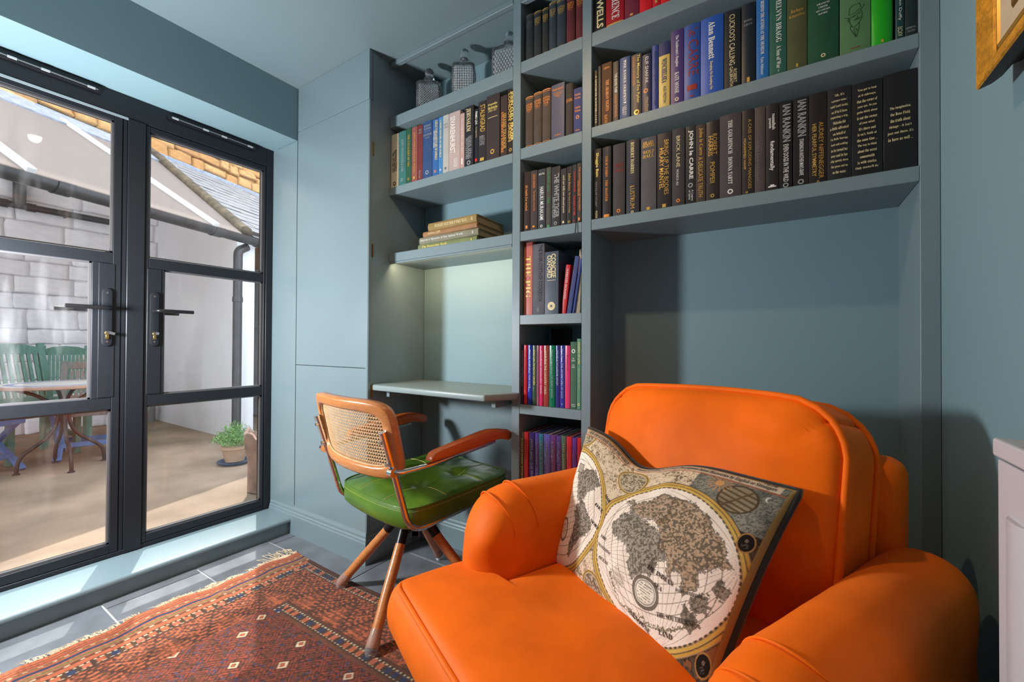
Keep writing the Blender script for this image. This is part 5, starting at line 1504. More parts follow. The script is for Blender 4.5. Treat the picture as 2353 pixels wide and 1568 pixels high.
def decanter(x, y, w, hs, hn, hstop, rz, style, label):
    d = thing('decanter', label, 'decanter', (x, y, 2.1305), rz, 'cut glass decanters on the top alcove shelf')
    M_ = 48
    h = w / 2
    rows_ = []; cut = []
    N = 176
    levels = [(0, .0), (.92, .0), (1.0, .004)]
    zs = [.004 + (hs - .004) * k / 70 for k in range(71)]
    def outline(k, s, p):
        a = 2 * PI * (k + .5) / N
        c, s_ = math.cos(a), math.sin(a)
        l = (abs(c) ** p + abs(s_) ** p) ** (1 / p)
        return c / l * s, s_ / l * s
    rows_.append([(outline(k, h * .02, 8) + (0.0,)) for k in range(N)])
    rows_.append([(outline(k, h * .94, 8) + (0.0,)) for k in range(N)])
    for z in zs:
        r = []
        for k in range(N):
            x_, y_ = outline(k, h, 9)
            face = min(abs(abs(x_) - h), abs(abs(y_) - h)) < h * .02
            t = y_ if abs(abs(x_) - h) < abs(abs(y_) - h) else x_
            if style == 0: rel = abs(((t + z) / .012) % 1 - .5) + abs(((t - z) / .012) % 1 - .5)
            elif style == 1: rel = (abs((t / .011) % 1 - .5) + abs((z / .011) % 1 - .5)) * 1.3
            else: rel = abs(((t * 1.6 + z) / .022) % 1 - .5) + abs(((t * 1.6 - z) / .022) % 1 - .5)
            fade = min(1, max(0, (z - .01) / .01)) * min(1, max(0, (hs - .012 - z) / .012)) * (1 if abs(t) < h * .86 else .1)
            f = 1 - .065 * rel * fade
            r.append((x_ * f, y_ * f, z)); cut.append((len(rows_), k, min(1, max(0, (rel - .42) * 1.6)) * fade * .62))
        rows_.append(r)
    for k2, (f, dz, p) in enumerate([(.95, .006, 7), (.80, .014, 5), (.55, .022, 3), (.33, .027, 2.2), (.245, .031, 2), (.235, .036, 2)]):
        rows_.append([(outline(k, h * f, p) + (hs + dz,)) for k in range(N)])
    zn = hs + .036
    for f, dz in ((.235, .0), (.235, .005), (.36, .008), (.42, .011), (.38, .014), (.24, .016), (.14, .016)):
        rows_.append([(outline(k, h * f * (.07 / h) if False else h * f, 2) + (zn + dz,)) for k in range(N)])
    # inner wall
    for f, z, p in ((.14, zn, 2), (.14, hs + .03, 2), (.45, hs + .012, 3), (.80, hs - .005, 7), (.82, .03, 8), (.6, .018, 8), (.02, .016, 8)):
        rows_.append([(outline(k, h * f, p) + (z,)) for k in range(N)])
    dye = np.zeros((len(rows_), N, 3)); 
    for j_, k_, c_ in cut: dye[j_, k_] = c_
    body = grid_mesh('body', np.array(rows_), CG, d, dye, closed_u=True)
    body.data.shade_flat()
    # stopper
    R_ = .023
    sz = zn + .017 + R_ * .96
    bm = bmesh.new(); bmesh.ops.create_icosphere(bm, subdivisions=2 if style != 1 else 3, radius=R_)
    for v in bm.verts: v.co.z += sz
    bmesh.ops.recalc_face_normals(bm, faces=bm.faces)
    me = bpy.data.meshes.new('stopper'); bm.to_mesh(me); bm.free(); me.materials.append(CG)
    link('stopper', me, d)
    MB().lathe([(0, sz - R_ * .9), (.010, sz - R_ * .9), (.0085, zn - .012), (0, zn - .012)], 16).build('stopper_plug', CG, d, smooth=True, auto=40)
decanter(-1.455, 1.505, .116, .138, 0, 0, math.radians(38), 0, 'squat square decanter with diamond cuts, at the cupboard end of the top alcove shelf')
decanter(-1.236, 1.505, .104, .151, 0, 0, math.radians(32), 1, 'square decanter with hobnail cutting and smooth round stopper, middle of the top alcove shelf')
decanter(-.988, 1.505, .122, .133, 0, 0, math.radians(10), 2, 'wide decanter with lattice cutting beside the bookcase upright on the top alcove shelf')

# ------------------------------------------------------------------ picture on the right wall, radiator
GOLD = mat('crackled_gilt', S(226, 156, 44), rough=.38, metal=.3, var=.25, vscale=24, bump=.3, bscale=60)
def crackle(m, scale):
    nt = m.node_tree; L = nt.links.new
    b = nt.nodes['Principled BSDF']
    v = nt.nodes.new('ShaderNodeTexVoronoi'); v.feature = 'DISTANCE_TO_EDGE'; v.inputs['Scale'].default_value = scale
    tc = nt.nodes.new('ShaderNodeTexCoord'); n = nt.nodes.new('ShaderNodeTexNoise'); n.inputs['Scale'].default_value = 60
    ad = nt.nodes.new('ShaderNodeVectorMath'); ad.operation = 'MULTIPLY_ADD'; ad.inputs[1].default_value = (.02, .02, .02)
    L(n.outputs['Color'], ad.inputs[0]); L(tc.outputs['Object'], ad.inputs[2]); L(ad.outputs[0], v.inputs['Vector'])
    r = nt.nodes.new('ShaderNodeMapRange'); r.inputs[1].default_value = 0; r.inputs[2].default_value = .06; r.inputs[3].default_value = .18; r.inputs[4].default_value = 1
    L(v.outputs['Distance'], r.inputs[0])
    mx = nt.nodes.new('ShaderNodeMix'); mx.data_type = 'RGBA'; mx.blend_type = 'MULTIPLY'; mx.inputs['Factor'].default_value = 1
    src = b.inputs['Base Color'].links[0].from_socket
    L(src, mx.inputs['A']); L(r.outputs[0], mx.inputs['B']); L(mx.outputs['Result'], b.inputs['Base Color'])
crackle(GOLD, 80)
XF = .273
pic = thing('framed_painting', 'gilt crackle-glazed picture frame with red-brown painting hung on the right wall', 'picture', (XR, .6, 1.45))
y1, z0 = 1.012 - .6, 0.0
y0, z1 = -.30 - .6, .78
def prof_frame(bands, name, m):
    """bands: list of (inset, depth from wall)"""
    P4 = []
    for ins, dep in bands:
        P4.append([(-dep, y1 - ins, z0 + ins), (-dep, y1 - ins, z1 - ins), (-dep, y0 + ins, z1 - ins), (-dep, y0 + ins, z0 + ins)])
    mb = MB()
    vs = [p for ring in P4 for p in ring]
    fs = []
    for i in range(len(P4) - 1):
        for k in range(4):
            l = (k + 1) % 4
            fs.append((i * 4 + k, i * 4 + l, (i + 1) * 4 + l, (i + 1) * 4 + k))
    return mb.add(vs, fs).build(name, m, pic, smooth=True, auto=30)
prof_frame([(.022, .002), (.020, .012), (.010, .020), (.004, .030), (0, .0445)], 'frame_back', mat('dark_frame_back', S(48, 32, 18), rough=.5))
prof_frame([(0, .0445), (.002, .0475), (.008, .047), (.020, .042), (.034, .037), (.036, .034)], 'gilt_moulding', GOLD)
prof_frame([(.036, .034), (.037, .031), (.041, .031), (.042, .033)], 'inner_groove', mat('groove_gilt', S(128, 96, 44), rough=.4, metal=.4))
prof_frame([(.042, .033), (.045, .036), (.048, .033)], 'gilt_bead', mat('bright_gilt', S(214, 160, 70), rough=.3, metal=.6))
prof_frame([(.048, .033), (.078, .029)], 'cream_slip', mat('linen_slip', S(188, 168, 140), rough=.8, var=.06, vscale=40))
prof_frame([(.078, .029), (.082, .032), (.092, .027)], 'sight_edge', mat('sight_gilt', S(130, 90, 40), rough=.4, metal=.5))
MB().box(-.026, -.022, y0 + .09, y1 - .09, z0 + .09, z1 - .09).build('canvas', mat('painting_paint', S(178, 92, 52), rough=.5, col2=S(96, 44, 30), vscale=9, bump=.3, bscale=30, detail=8), pic)

rad = thing('radiator', 'white panel radiator with pressed vertical channels on the right wall', 'radiator', (XR, .2, .12))
RADM = mat('radiator_white', S(196, 190, 192), rough=.35)
ry1, ry0, rz1 = .752 - .2, -.75, .79
MB().box(-.100, -.094, ry0, ry1, .0, rz1 - .025).build('front_panel', RADM, rad, bevel=.002, seg=2)
k = ry1 - .028
while k > ry0 + .05:
    g = MB()
    w = .0165
    g.prism([(k, -.0), (k - .012, -.0055), (k - .036, -.0055), (k - .048, 0)], 'z', .04, rz1 - .085)
    o = g.build('channel', RADM, rad, smooth=True, auto=50)
    for v in o.data.vertices: v.co = (-.100 + v.co.y, v.co.x, v.co.z)
    k -= .062
MB().box(-.104, -.03, ry0, ry1 + .002, rz1 - .022, rz1).build('top_grille', RADM, rad, bevel=.003, seg=2)
MB().box(-.097, -.03, ry1 - .006, ry1, .0, rz1 - .03).build('side_panel', RADM, rad, bevel=.002, seg=2)
MB().box(-.045, -.032, ry0, ry1 - .008, .02, rz1 - .03).build('rear_panel', RADM, rad)
for yy in (ry1 - .15, ry0 + .15):
    MB().box(-.034, -.0005, yy - .015, yy + .015, .1, rz1 - .1).build('wall_bracket', RADM, rad)
MB().cyl((-.06, ry1 - .06, 0), (-.06, ry1 - .06, -.12), .0075, 10).build('pipe', STEEL, rad, smooth=True)
# ------------------------------------------------------------------ courtyard outside the doors
PATIO = mat('patio_concrete', S(150, 128, 108), rough=.9, var=.32, vscale=2.2, bump=.25, bscale=30, col2=None, detail=8)
struct(MB().box(-11, XL - .061, -5.5, 6.5, -.2, 0).build('ground', PATIO))
struct(MB().box(XL - .16, XL - .06, -5.5, .021, -.05, .088).build('trim_5', PATIO))
struct(MB().box(XL - .18, XL - .0605, -5.5, YC + .3, .0, .087).build('trim_6', BLACKF))
WHITEW = mat('white_masonry_paint', S(232, 228, 230), rough=.85, var=.05, vscale=5, bump=.6, bscale=14, detail=8)
WHITER = mat('white_render', S(228, 226, 230), rough=.85, var=.03, vscale=2)
# rough stone wall painted white, each stone its own piece
bw = struct(MB().box(-7.35, -7.048, -2.2, 2.38, -.05, 3.3).build('wall_courtyard', WHITER))
protos = []
for k in range(8):
    r2 = random.Random(k + 40)
    def fn(co, nn, k=k):
        return co + Vector((.016 * noise.noise((co.y * 7, co.z * 7, k * 3.1)) + .008 * noise.noise((co.y * 19, co.z * 19, k)), .05 * noise.noise((co.z * 5, k * 2.0, 1)), .09 * noise.noise((co.y * 4, k * 5.0, 2))))
    o = rounded_box('brick', .042, .5, .5, .034, WHITEW, bw, 4, fn)
    me = o.data
    protos.append(me)
    bpy.data.objects.remove(o)
z = 0.0
row = 0
while z < 3.2:
    h = random.choice([.17, .2, .22, .19])
    y = -2.2 - random.random() * .3
    while y < 2.18:
        w = random.uniform(.26, .52)
        y0, y1b = max(y, -2.2), min(y + w, 2.18)
        if y1b - y0 > .06:
            o = link('brick', random.choice(protos), bw)
            o.location = (-7.065 + random.uniform(-.008, .004), (y0 + y1b) / 2, z + h / 2)
            o.scale = (1, (y1b - y0 + .006), (h + .004))
        y += w
    z += h
    row += 1
def roof_z(x, y): return 2.14 + ((x + 4.76) * -.952 + (y - 2.2) * -.306) * math.tan(math.radians(31))
struct(MB().prism([(-7.06, -.05), (-4.87, -.05), (-4.87, roof_z(-4.87, 2.18) - .07), (-7.06, roof_z(-7.06, 2.18) - .07)], 'y', 2.18, 2.36).build('wall_side', WHITER))
# white boarded gate in the recess past the corner
gt = thing('boarded_gate', 'white painted boarded gate in the recess behind the black downpipe', 'gate', (-5.4, 3.05, 0))
GP = mat('white_gate_paint', S(204, 202, 202), rough=.6, var=.05, vscale=6)
x = -1.6
while x < 2.6:
    MB().box(x, x + .115, 0, .022, .02, 2.04).build('plank', GP, gt, bevel=.003, seg=1); x += .12
for z in (.25, 1.25, 1.95):
    MB().box(-1.6, 2.6, -.024, -.0005, z, z + .10).build('rail', GP, gt, bevel=.003, seg=1)
for x in (-.95, .9):
    MB().box(x, x + .09, -.028, -.0245, .0, 2.06).build('post', GP, gt, bevel=.003, seg=1)
struct(MB().box(-9, -2.6, 3.62, 3.8, -.05, 2.62).build('wall_far', mat('apricot_render', S(216, 158, 104), rough=.9, var=.05, vscale=4)))

# roof of the low range: gutter line, translucent sheets, slates, lead flashing, stone wall
G0 = Vector((-4.76, 2.2, 2.14)); GD = Vector((-.306, .952, 0)).normalized(); GN = Vector((-.952, -.306, 0)).normalized()
SLP = math.radians(31); GU = GN * math.cos(SLP) + Vector((0, 0, math.sin(SLP))); GNORM = GD.cross(GU).normalized()
if GNORM.z < 0: GNORM = -GNORM
def RP(s, t, h=0.0): return G0 + GD * s + GU * t + GNORM * h
def slab(mb, quad, th):
    vs = [RP(s, t, 0) for s, t in quad] + [RP(s, t, th) for s, t in quad]
    n = len(quad)
    return mb.add(vs, [tuple(range(n)), tuple(range(n, 2 * n))] + [(k, (k + 1) % n, n + (k + 1) % n, n + k) for k in range(n)])
lean = thing('lean_to_roof', 'low roof with translucent sheets, white glazing bars and slates beyond the gutter', 'roof', tuple(G0))
def rpart(mb, name, m, **k):
    o = mb.build(name, m, lean, **k); o.location = -G0; return o
POLY = bpy.data.materials.new('translucent_sheet'); POLY.use_nodes = True
nt = POLY.node_tree; nt.nodes.remove(nt.nodes['Principled BSDF'])
d1 = nt.nodes.new('ShaderNodeBsdfDiffuse'); d1.inputs[0].default_value = S(160, 148, 140)
t1 = nt.nodes.new('ShaderNodeBsdfTranslucent'); t1.inputs[0].default_value = S(225, 215, 208)
mxs = nt.nodes.new('ShaderNodeMixShader'); mxs.inputs[0].default_value = .5
nt.links.new(d1.outputs[0], mxs.inputs[1]); nt.links.new(t1.outputs[0], mxs.inputs[2]); nt.links.new(mxs.outputs[0], nt.nodes['Material Output'].inputs[0])
vs_ = lambda t: .06 + t * .255        # valley line: s at height t
bars = [-3.9, -2.75, -1.64, -.30]
for a, b_ in zip(bars, bars[1:]):
    rpart(slab(MB(), [(a + .02, .06), (b_ - .02, .06), (b_ - .02, 2.6), (a + .02, 2.6)], .012), 'roof_sheet', POLY)
rpart(slab(MB(), [(bars[-1] + .02, .06), (vs_(.06) - .06, .06), (vs_(2.6) - .06, 2.6), (bars[-1] + .02, 2.6)], .012), 'roof_sheet', POLY)
WBAR = mat('white_bar', S(222, 220, 216), rough=.4)
for s in bars:
    rpart(MB().bar(RP(s, .03, .03), RP(s, 2.62, .03), .05, .045, GNORM), 'glazing_bar', WBAR, bevel=.008)
MOSS = mat('mossy_mortar', S(112, 96, 74), rough=.95, col2=S(70, 62, 52), vscale=9, bump=.9, bscale=24, detail=8)
mp = []
for k in range(40):
    t = .08 + 2.9 * k / 39
    mp.append(RP(vs_(t), t, .03) + Vector((.012 * noise.noise((t * 9, 1, 1)), .012 * noise.noise((t * 9, 4, 1)), .012 * noise.noise((t * 9, 7, 1)))))
rpart(MB().tube(mp, .06, 8), 'valley_ridge', MOSS, smooth=True)
lead = mat('lead_flashing', S(150, 156, 170), rough=.55, metal=.25, var=.25, vscale=20, bump=.4, bscale=40)
fl = MB()
slab(fl, [(-4.2, 2.52), (.9, 2.46), (1.0, 3.06), (-4.2, 3.06)], .03)
rpart(fl, 'flashing', lead)
fl = MB(); slab(fl, [(.85, 3.0), (5.0, 3.0), (5.0, 3.08), (.85, 3.08)], .05)
rpart(fl, 'flashing', lead)
SLA = mat('roof_slate', S(134, 132, 132), rough=.6, var=.16, vscale=10, stretch=(1, 1, 1), bump=.2, bscale=20)
# slates: each course a run of separate slates
meslate = None
nsl = 0
t = .05
rowi = 0
big = MB()
while t < 3.0:
    s = vs_(t) + .08 - (.13 if rowi % 2 else 0)
    while s < 4.6:
        if s + .125 > vs_(t) + .05:
            a0 = max(s, vs_(t) + .05)
            q = [RP(a0 + .003, t, .022), RP(s + .247, t, .022), RP(s + .247, t + .36, .006), RP(a0 + .003, t + .36, .006)]
            dn = GNORM * -.008
            qq = q + [p + dn for p in q]
            jit = GNORM * random.uniform(-.003, .003)
            qq = [p + jit for p in qq]
            fcs = [(0, 1, 2, 3), (7, 6, 5, 4), (0, 4, 5, 1), (1, 5, 6, 2), (2, 6, 7, 3), (3, 7, 4, 0)]
            if nsl < 250 and s < 2.9:
                rpart(MB().add(qq, fcs), 'slate', SLA); nsl += 1
            else:
                big.add(qq, fcs)
        s += .25
    t += .2
    rowi += 1
stuff(rpart(big, 'slates', SLA))
rpart(MB().add([RP(.3, .02, -.02), RP(4.8, .02, -.02), RP(4.8, 3.1, -.02), RP(1.0, 3.1, -.02), RP(.3, .02, -.05), RP(4.8, .02, -.05), RP(4.8, 3.1, -.05), RP(1.0, 3.1, -.05)],
               [(0, 1, 2, 3), (7, 6, 5, 4), (0, 4, 5, 1), (1, 5, 6, 2), (2, 6, 7, 3), (3, 7, 4, 0)]), 'roof_deck', WBAR)
# gutters
BP = mat('weathered_black_pvc', S(64, 60, 60), rough=.38, var=.18, vscale=12)
gu = thing('gutter', 'long weathered black half-round gutter on the edge of the translucent roof', 'gutter', tuple(G0))
def gpart(mb, name, **k):
    o = mb.build(name, BP, gu, smooth=True, auto=45, **k); o.location = -G0; return o
half = MB()
def half_round(mb, p, q, r, th=.006):
    n = 10
    d = (q - p).normalized(); side = d.cross(Vector((0, 0, 1))).normalized()
    prof = [(math.cos(PI + PI * k / n) * r, math.sin(PI + PI * k / n) * r) for k in range(n + 1)] + [(math.cos(2 * PI - PI * k / n) * (r - th), math.sin(2 * PI - PI * k / n) * (r - th)) for k in range(n + 1)]
    m = len(prof)
    vs = [b + side * u + Vector((0, 0, v)) for b in (p, q) for u, v in prof]
    mb.add(vs, [tuple(range(m)), tuple(range(m, 2 * m))] + [(k, (k + 1) % m, m + (k + 1) % m, m + k) for k in range(m)])
    return mb
GZ = Vector((0, 0, -.015))
gpart(half_round(MB(), G0 - GD * 4.0 - GN * .05 + GZ, G0 + GD * .22 - GN * .05 + GZ, .068), 'trough')
for s in (-2.95, -1.52, -.36, .14):
    gpart(half_round(MB(), G0 + GD * (s - .045) - GN * .05 + GZ, G0 + GD * (s + .045) - GN * .05 + GZ, .076, .008), 'union_bracket')
gu2 = thing('gutter', 'short black gutter under the slates joining from the right', 'gutter', tuple(G0))
o = half_round(MB(), G0 + GD * .12 + GN * .12 + Vector((0, 0, .10)), G0 + GD * 1.35 + GN * .12 + Vector((0, 0, .10)), .062).build('trough', BP, gu2, smooth=True, auto=45); o.location = -G0
dp = thing('downpipe', 'black drainpipe standing at the corner of the white side wall', 'pipe', (-4.755, 2.14, 0))
MB().tube(fillet([(0, 0, .02), (0, 0, 1.98), (-.04, .1, 2.04)], .05), .042, 16).build('pipe', BP, dp, smooth=True, auto=50)
for z in (.5, 1.45):
    MB().cyl((0, 0, z), (0, 0, z + .05), .048, 16).build('collar', BP, dp, smooth=True, auto=50)
wp = thing('waste_pipe', 'thin dark pipe running across the white stone wall below the gutter', 'pipe', (-6.96, 1.0, 2.5))
MB().cyl((0, -3, 0), (0, .69, .0), .036, 12).build('pipe', BP, wp, smooth=True, auto=50)
MB().tube(fillet([(0, -.05, 0), (0, -.05, .5)], .03), .05, 12).build('branch', BP, wp, smooth=True, auto=50)
MB().cyl((0, .0, 0), (0, .07, .0), .045, 12).cyl((0, -.13, 0), (0, -.2, .0), .045, 12).build('socket', BP, wp, smooth=True, auto=50)
for yy in (.3, -.9):
    MB().box(-.05, .0, yy - .01, yy + .01, -.04, .04).build('clip', BP, wp)

# honey-coloured stone house wall above the roof, stones built one by one
W0 = G0 + GN * (3.02 * math.cos(SLP)); 
sw = struct(MB().add([W0 + GD * a + GN * b_ + Vector((0, 0, c)) for a, b_, c in [(-9, .05, -2.1), (7, .05, -2.1), (7, .45, -2.1), (-9, .45, -2.1), (-9, .05, 5.65), (7, .05, 5.65), (7, .45, 5.65), (-9, .45, 5.65)]],
                        [(0, 3, 2, 1), (4, 5, 6, 7), (0, 1, 5, 4), (1, 2, 6, 5), (2, 3, 7, 6), (3, 0, 4, 7)]).build('wall_house', mat('lime_mortar', S(176, 138, 90), rough=.95, var=.15, vscale=6, bump=.5, bscale=20)))
STN = [mat('honey_stone_%d' % i, S(*c), rough=.95, var=.18, vscale=7, bump=.6, bscale=18, detail=8) for i, c in enumerate([(176, 134, 84), (166, 120, 72), (184, 146, 98), (158, 114, 70)])]
sp_ = []
for k in range(6):
    def fn(co, nn, k=k):
        return co + Vector((.03 * noise.noise((co.y * 5, co.z * 5, k * 3.1)), .05 * noise.noise((co.z * 3, k * 2.0, 1)), .05 * noise.noise((co.y * 3, k * 5.0, 2))))
    o = rounded_box('stone', .06, .5, .5, .03, STN[k % 4], sw, 3, fn)
    sp_.append(o.data); bpy.data.objects.remove(o)
ang = math.atan2(GN.y, GN.x)
z = 1.45
cnt = 0
while z < 3.6 and cnt < 290:
    h = random.uniform(.13, .2)
    s = -1.3 - random.random() * .2
    while s < 4.6:
        w = random.uniform(.16, .40)
        o = link('stone', random.choice(sp_), sw)
        hs = random.choice([1.0, 1.0, .72, 1.22])
        o.location = W0 + GD * (s + w / 2) + GN * (.045 + random.uniform(-.012, .012)) + Vector((0, 0, z + h / 2 + random.uniform(-.03, .03)))
        o.rotation_euler = (random.uniform(-.12, .12), 0, ang)
        o.scale = (1, w * random.uniform(.94, 1.05), h * hs)
        s += w; cnt += 1
    z += h

# round mosaic table with wrought-iron legs
tb = thing('mosaic_table', 'round patio table with pale mosaic top and curled iron legs', 'table', (-4.95, .93, 0))
IRON = mat('wrought_iron', S(72, 62, 58), rough=.5, metal=.4, var=.2, vscale=30)
MOS = mat('mosaic_white', S(214, 208, 202), rough=.4, var=.12, vscale=60)
MB().lathe([(0, .662), (.392, .662), (.40, .668), (.40, .682), (.394, .688), (.385, .688), (0, .6875)], 48).build('table_top', mat('terracotta_rim', S(168, 130, 112), rough=.6, var=.1, vscale=20), tb, smooth=True, auto=40)
MB().lathe([(0, .6895), (.27, .6895)], 48).build('mosaic_field', MOS, tb)
MB().lathe([(.272, .6895), (.32, .6895)], 48).build('mosaic_ring', mat('mosaic_blue', S(104, 112, 176), rough=.4, var=.2, vscale=60), tb)
MB().lathe([(.322, .6895), (.385, .6895)], 48).build('mosaic_border', MOS, tb)
for k in range(4):
    a = k * PI / 2
    c, s = math.cos(a), math.sin(a)
    P2 = [(.29, .658), (.24, .645), (.15, .60), (.065, .53), (.034, .46), (.032, .40), (.045, .33), (.09, .255), (.16, .195), (.21, .155), (.24, .11), (.248, .05), (.25, .008)]
    MB().tube(fillet([(r * c, r * s, z) for r, z in P2], .03, 3), .0125, 8).lathe([(0, .012), (.02, .010), (.022, .0)], 12, (.25 * c, .25 * s, 0)).build('leg', IRON, tb, smooth=True, auto=50)
MB().lathe([(.040, .44), (.046, .45), (.046, .47), (.040, .48)], 16).build('leg_collar', IRON, tb, smooth=True)

def slat_chair(name, label, loc, rz, paint, leg_paint, group, folding, wide=.46, hback=.98):
    """wooden garden chair, facing +x before turning"""
    t = thing(name, label, 'chair', loc, rz, group)
    h = wide / 2
    lean = .30
    def bp(x, z): return x - (z - .42) * lean
    for s in (-1, 1):
        MB().bar((-.18, s * (h - .02), .40), (bp(-.18, hback), s * (h - .02), hback), .05, .035, (1, 0, 0)).build('back_post', paint, t, bevel=.006)
    tr = [( -h + .04, hback - .10), (-h + .04, hback - .035), (-h * .5, hback - .012), (0, hback - .002), (h * .5, hback - .012), (h - .04, hback - .035), (h - .04, hback - .10)]
    if folding: tr = [(-h + .04, hback - .07), (-h + .04, hback - .005), (h - .04, hback - .005), (h - .04, hback - .07)]
    xb_ = bp(-.18, hback - .06)
    MB().prism(tr, 'x', xb_ - .012, xb_ + .012).build('top_rail', paint, t, bevel=.003, seg=1)
    n = 9
    for k in range(n):
        y = -h + .07 + (wide - .14) * k / (n - 1)
        MB().bar((bp(-.18, .50), y, .50), (bp(-.18, hback - .09), y, hback - .09), .024, .014, (1, 0, 0)).build('slat', paint, t)
    MB().box(-.215, -.185, -h + .04, h - .04, .47, .52).build('lower_rail', paint, t, bevel=.003, seg=1)
    for k in range(7):
        x = -.17 + .40 * k / 6
        MB().box(x - .026, x + .026, -h + .01, h - .01, .425, .445).build('seat_slat', paint, t, bevel=.003, seg=1)
    MB().box(.20, .235, -h + .02, h - .02, .375, .424).build('apron', paint, t, bevel=.003, seg=1)
    for s in (-1, 1):
        y = s * (h - .03)
        MB().box(-.2, .2, y - .014, y + .014, .385, .424).build('side_rail', paint, t, bevel=.003, seg=1)
        if folding:
            MB().bar((-.20, y + s * .016, .012), (.20, y + s * .016, .42), .022, .055, (0, 1, 0)).build('leg', leg_paint, t, bevel=.004, seg=1)
            MB().bar((.24, y - s * .012, .012), (-.19, y - s * .012, .44), .022, .055, (0, 1, 0)).build('leg', leg_paint, t, bevel=.004, seg=1)
        else:
            MB().bar((.20, y, .0), (.20, y, .40), .045, .045, (1, 0, 0)).build('leg', leg_paint, t, bevel=.004, seg=1)
            MB().bar((-.26, y, .0), (-.18, y, .42), .05, .04, (1, 0, 0)).build('leg', leg_paint, t, bevel=.004, seg=1)
            MB().box(-.23, .2, y - .012, y + .012, .16, .20).build('stretcher', leg_paint, t, bevel=.003, seg=1)
    if folding:
        MB().box(.13, .16, -h + .03, h - .03, .10, .14).build('stretcher', leg_paint, t, bevel=.003, seg=1)
        MB().box(-.16, -.13, -h + .03, h - .03, .10, .14).build('stretcher', leg_paint, t, bevel=.003, seg=1)
    return t
GRN = mat('faded_green_wood', S(98, 134, 118), rough=.75, var=.18, vscale=8, stretch=(8, 8, 1.5))
BLU = mat('blue_wood', S(96, 124, 170), rough=.65, var=.14, vscale=8)
GRY = mat('weathered_grey_wood', S(120, 112, 106), rough=.85, var=.2, vscale=8, stretch=(8, 8, 1.5))
slat_chair('garden_chair', 'faded green slatted garden chair at the left edge of the patio table', (-5.62, .85, 0), .30, GRN, GRN, 'green garden chairs', False, .50, 1.01)
slat_chair('garden_chair', 'faded green slatted garden chair against the white stone wall', (-6.30, 1.20, 0), -.16, GRN, GRN, 'green garden chairs', False, .38, .985)
slat_chair('folding_chair', 'grey-backed folding chair with blue crossed legs behind the mosaic table', (-5.37, 1.17, 0), -.3, GRY, BLU, 'blue folding chairs', True, .42, .84)
slat_chair('folding_chair', 'blue folding chair with crossed legs left of the mosaic table', (-5.2, .46, 0), .6, BLU, BLU, 'blue folding chairs', True, .42, .80)
bk_ = thing('bucket', 'pale green plastic bucket standing by the white stone wall', 'bucket', (-6.05, 1.66, 0))
MB().lathe([(0, .0), (.11, 0), (.145, .30), (.152, .30), (.152, .315), (.138, .315), (.105, .012), (0, .012)], 28).build('pail', mat('pale_green_plastic', S(150, 176, 140), rough=.45), bk_, smooth=True, auto=40)
MB().tube([(.15 * math.cos(a), .03, .30 - .12 * math.sin(a)) for a in [PI * k / 12 for k in range(13)]], .004, 6).build('handle', STEEL, bk_, smooth=True)

# potted herb on a blue saucer, tall broken pot, seedling
LEAF = mat('herb_leaf', S(112, 150, 84), rough=.7, var=.3, vscale=40)
def herb(parent, r, z0, h, n, seed, name='foliage'):
    rg = random.Random(seed)
    mb = MB()
    for k in range(n):
        a = rg.uniform(0, 2 * PI); rr_ = r * math.sqrt(rg.random())
        q = rr_ / r
        p = Vector((rr_ * .55 * math.cos(a), rr_ * .55 * math.sin(a), z0))
        tipv = Vector((rr_ * 1.5 * math.cos(a), rr_ * 1.5 * math.sin(a), z0 + h * (1.05 - .75 * q * q) * rg.uniform(.7, 1.1)))
        mid = p.lerp(tipv, .55) + Vector((0, 0, h * .15))
        for f in range(7):
            t = .3 + .7 * f / 6
            c = p * (1 - t) ** 2 + mid * 2 * t * (1 - t) + tipv * t * t
            d = Vector((rg.uniform(-1, 1), rg.uniform(-1, 1), rg.uniform(.1, 1))).normalized() * rg.uniform(.018, .032)
            sd = d.orthogonal().normalized() * .0022
            mb.add([c - sd, c + sd, c + d * .6 + sd, c + d, c + d * .6 - sd], [(0, 1, 2, 3, 4)])
    return stuff(mb.build(name, LEAF, parent))
pot = thing('potted_herb', 'bushy grey-green herb in a round clay pot on a blue saucer', 'plant', (-3.93, 1.76, 0))
MB().lathe([(0, .024), (.070, .024), (.094, .125), (.104, .130), (.104, .152), (.092, .152), (.088, .13), (0, .13)], 28).build('pot', mat('pale_clay', S(170, 140, 116), rough=.85, var=.12, vscale=14), pot, smooth=True, auto=40)
MB().lathe([(0, .0), (.10, 0), (.125, .022), (.13, .022), (.13, .028), (.115, .026), (.095, .008), (0, .008)], 28).build('saucer', mat('blue_glaze', S(52, 66, 96), rough=.3), pot, smooth=True, auto=40)
herb(pot, .12, .13, .20, 260, 3)
tp_ = thing('tall_pot', 'tall weathered clay pot with a broken jagged rim beside the glazed door', 'pot', (-3.05, 1.605, 0))
N = 40
rows_ = []
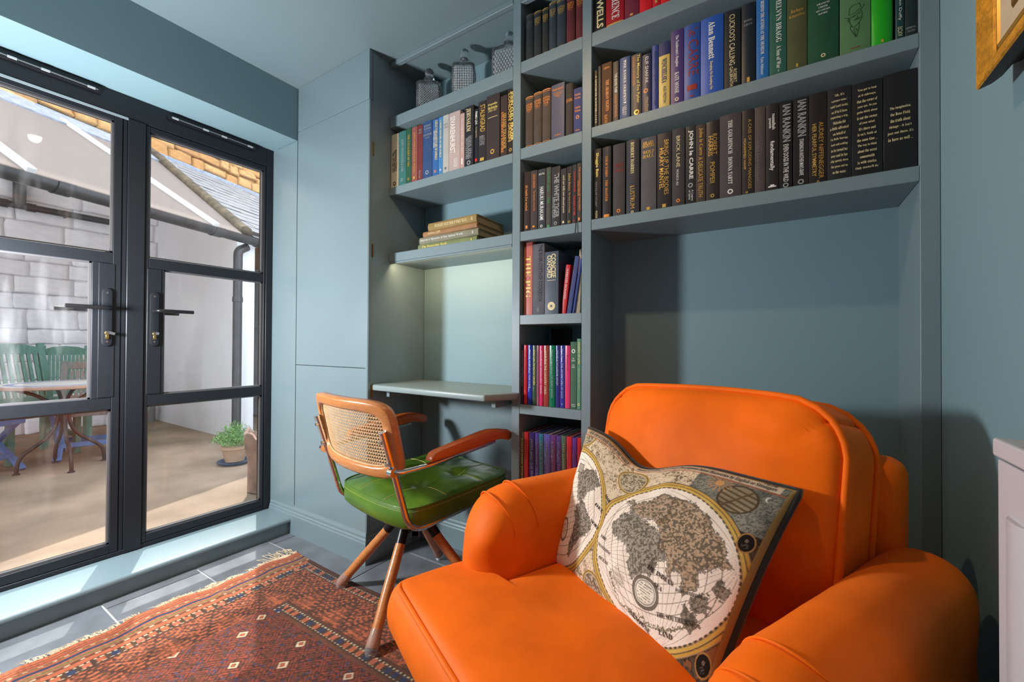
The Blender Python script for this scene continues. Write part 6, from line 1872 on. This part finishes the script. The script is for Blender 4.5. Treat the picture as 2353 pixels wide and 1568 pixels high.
for z in [k / 14 for k in range(15)]:
    r = []
    for k in range(N):
        a = 2 * PI * k / N
        top = .40 + .05 * noise.noise((math.cos(a) * 2, math.sin(a) * 2, 1.5)) + .035 * noise.noise((math.cos(a) * 6, math.sin(a) * 6, 4))
        R_ = .115 + .055 * z + .006 * noise.noise((math.cos(a) * 3, math.sin(a) * 3, z * 4))
        r.append((R_ * math.cos(a), R_ * math.sin(a), z * top))
    rows_.append(r)
for z in (1.0, .5, .02):
    rows_.append([(x * .86, y * .86, (zz if z == 1.0 else zz * z)) for x, y, zz in rows_[14]])
grid_mesh('pot', np.array(rows_), mat('flaking_clay', S(176, 142, 122), rough=.9, col2=S(128, 104, 92), vscale=7, bump=.8, bscale=22, detail=7), tp_, closed_u=True)
ph = thing('leafy_plant', 'second bushy green herb growing behind the tall broken clay pot', 'plant', (-3.42, 1.95, 0))
MB().lathe([(0, .0), (.08, 0), (.11, .17), (.10, .17), (0, .15)], 24).build('pot', mat('pale_clay', S(170, 140, 116)), ph, smooth=True, auto=40)
herb(ph, .13, .16, .24, 240, 9)
sd_ = thing('seedling', 'tiny green seedling on a thin stem at the foot of the right glazed door', 'plant', (-2.78, 1.36, 0))
MB().tube(bez((-.0, -.10, .002), (0, -.04, .03), (0, .0, .03), (0, .03, .028), 8), .0018, 6).build('stem', mat('brown_stem', S(112, 92, 58), rough=.8), sd_, smooth=True)
MB().add([(0, .02, .02), (-.012, .045, .03), (0, .07, .034), (.012, .045, .03), (0, .045, .038)], [(0, 1, 4), (1, 2, 4), (2, 3, 4), (3, 0, 4)]).build('leaf', mat('fresh_leaf', S(120, 180, 70), rough=.6), sd_, smooth=True)
cp2 = thing('corner_pipe', 'grey pipe standing in the far corner where the white walls meet', 'pipe', (-6.9, 2.08, 0))
MB().cyl((0, 0, 0), (0, 0, .9), .05, 14).cyl((0, 0, .3), (0, 0, .36), .058, 14).build('pipe', mat('grey_pvc', S(128, 126, 124), rough=.5), cp2, smooth=True, auto=50)
flush_text()
bpy.context.view_layer.update()
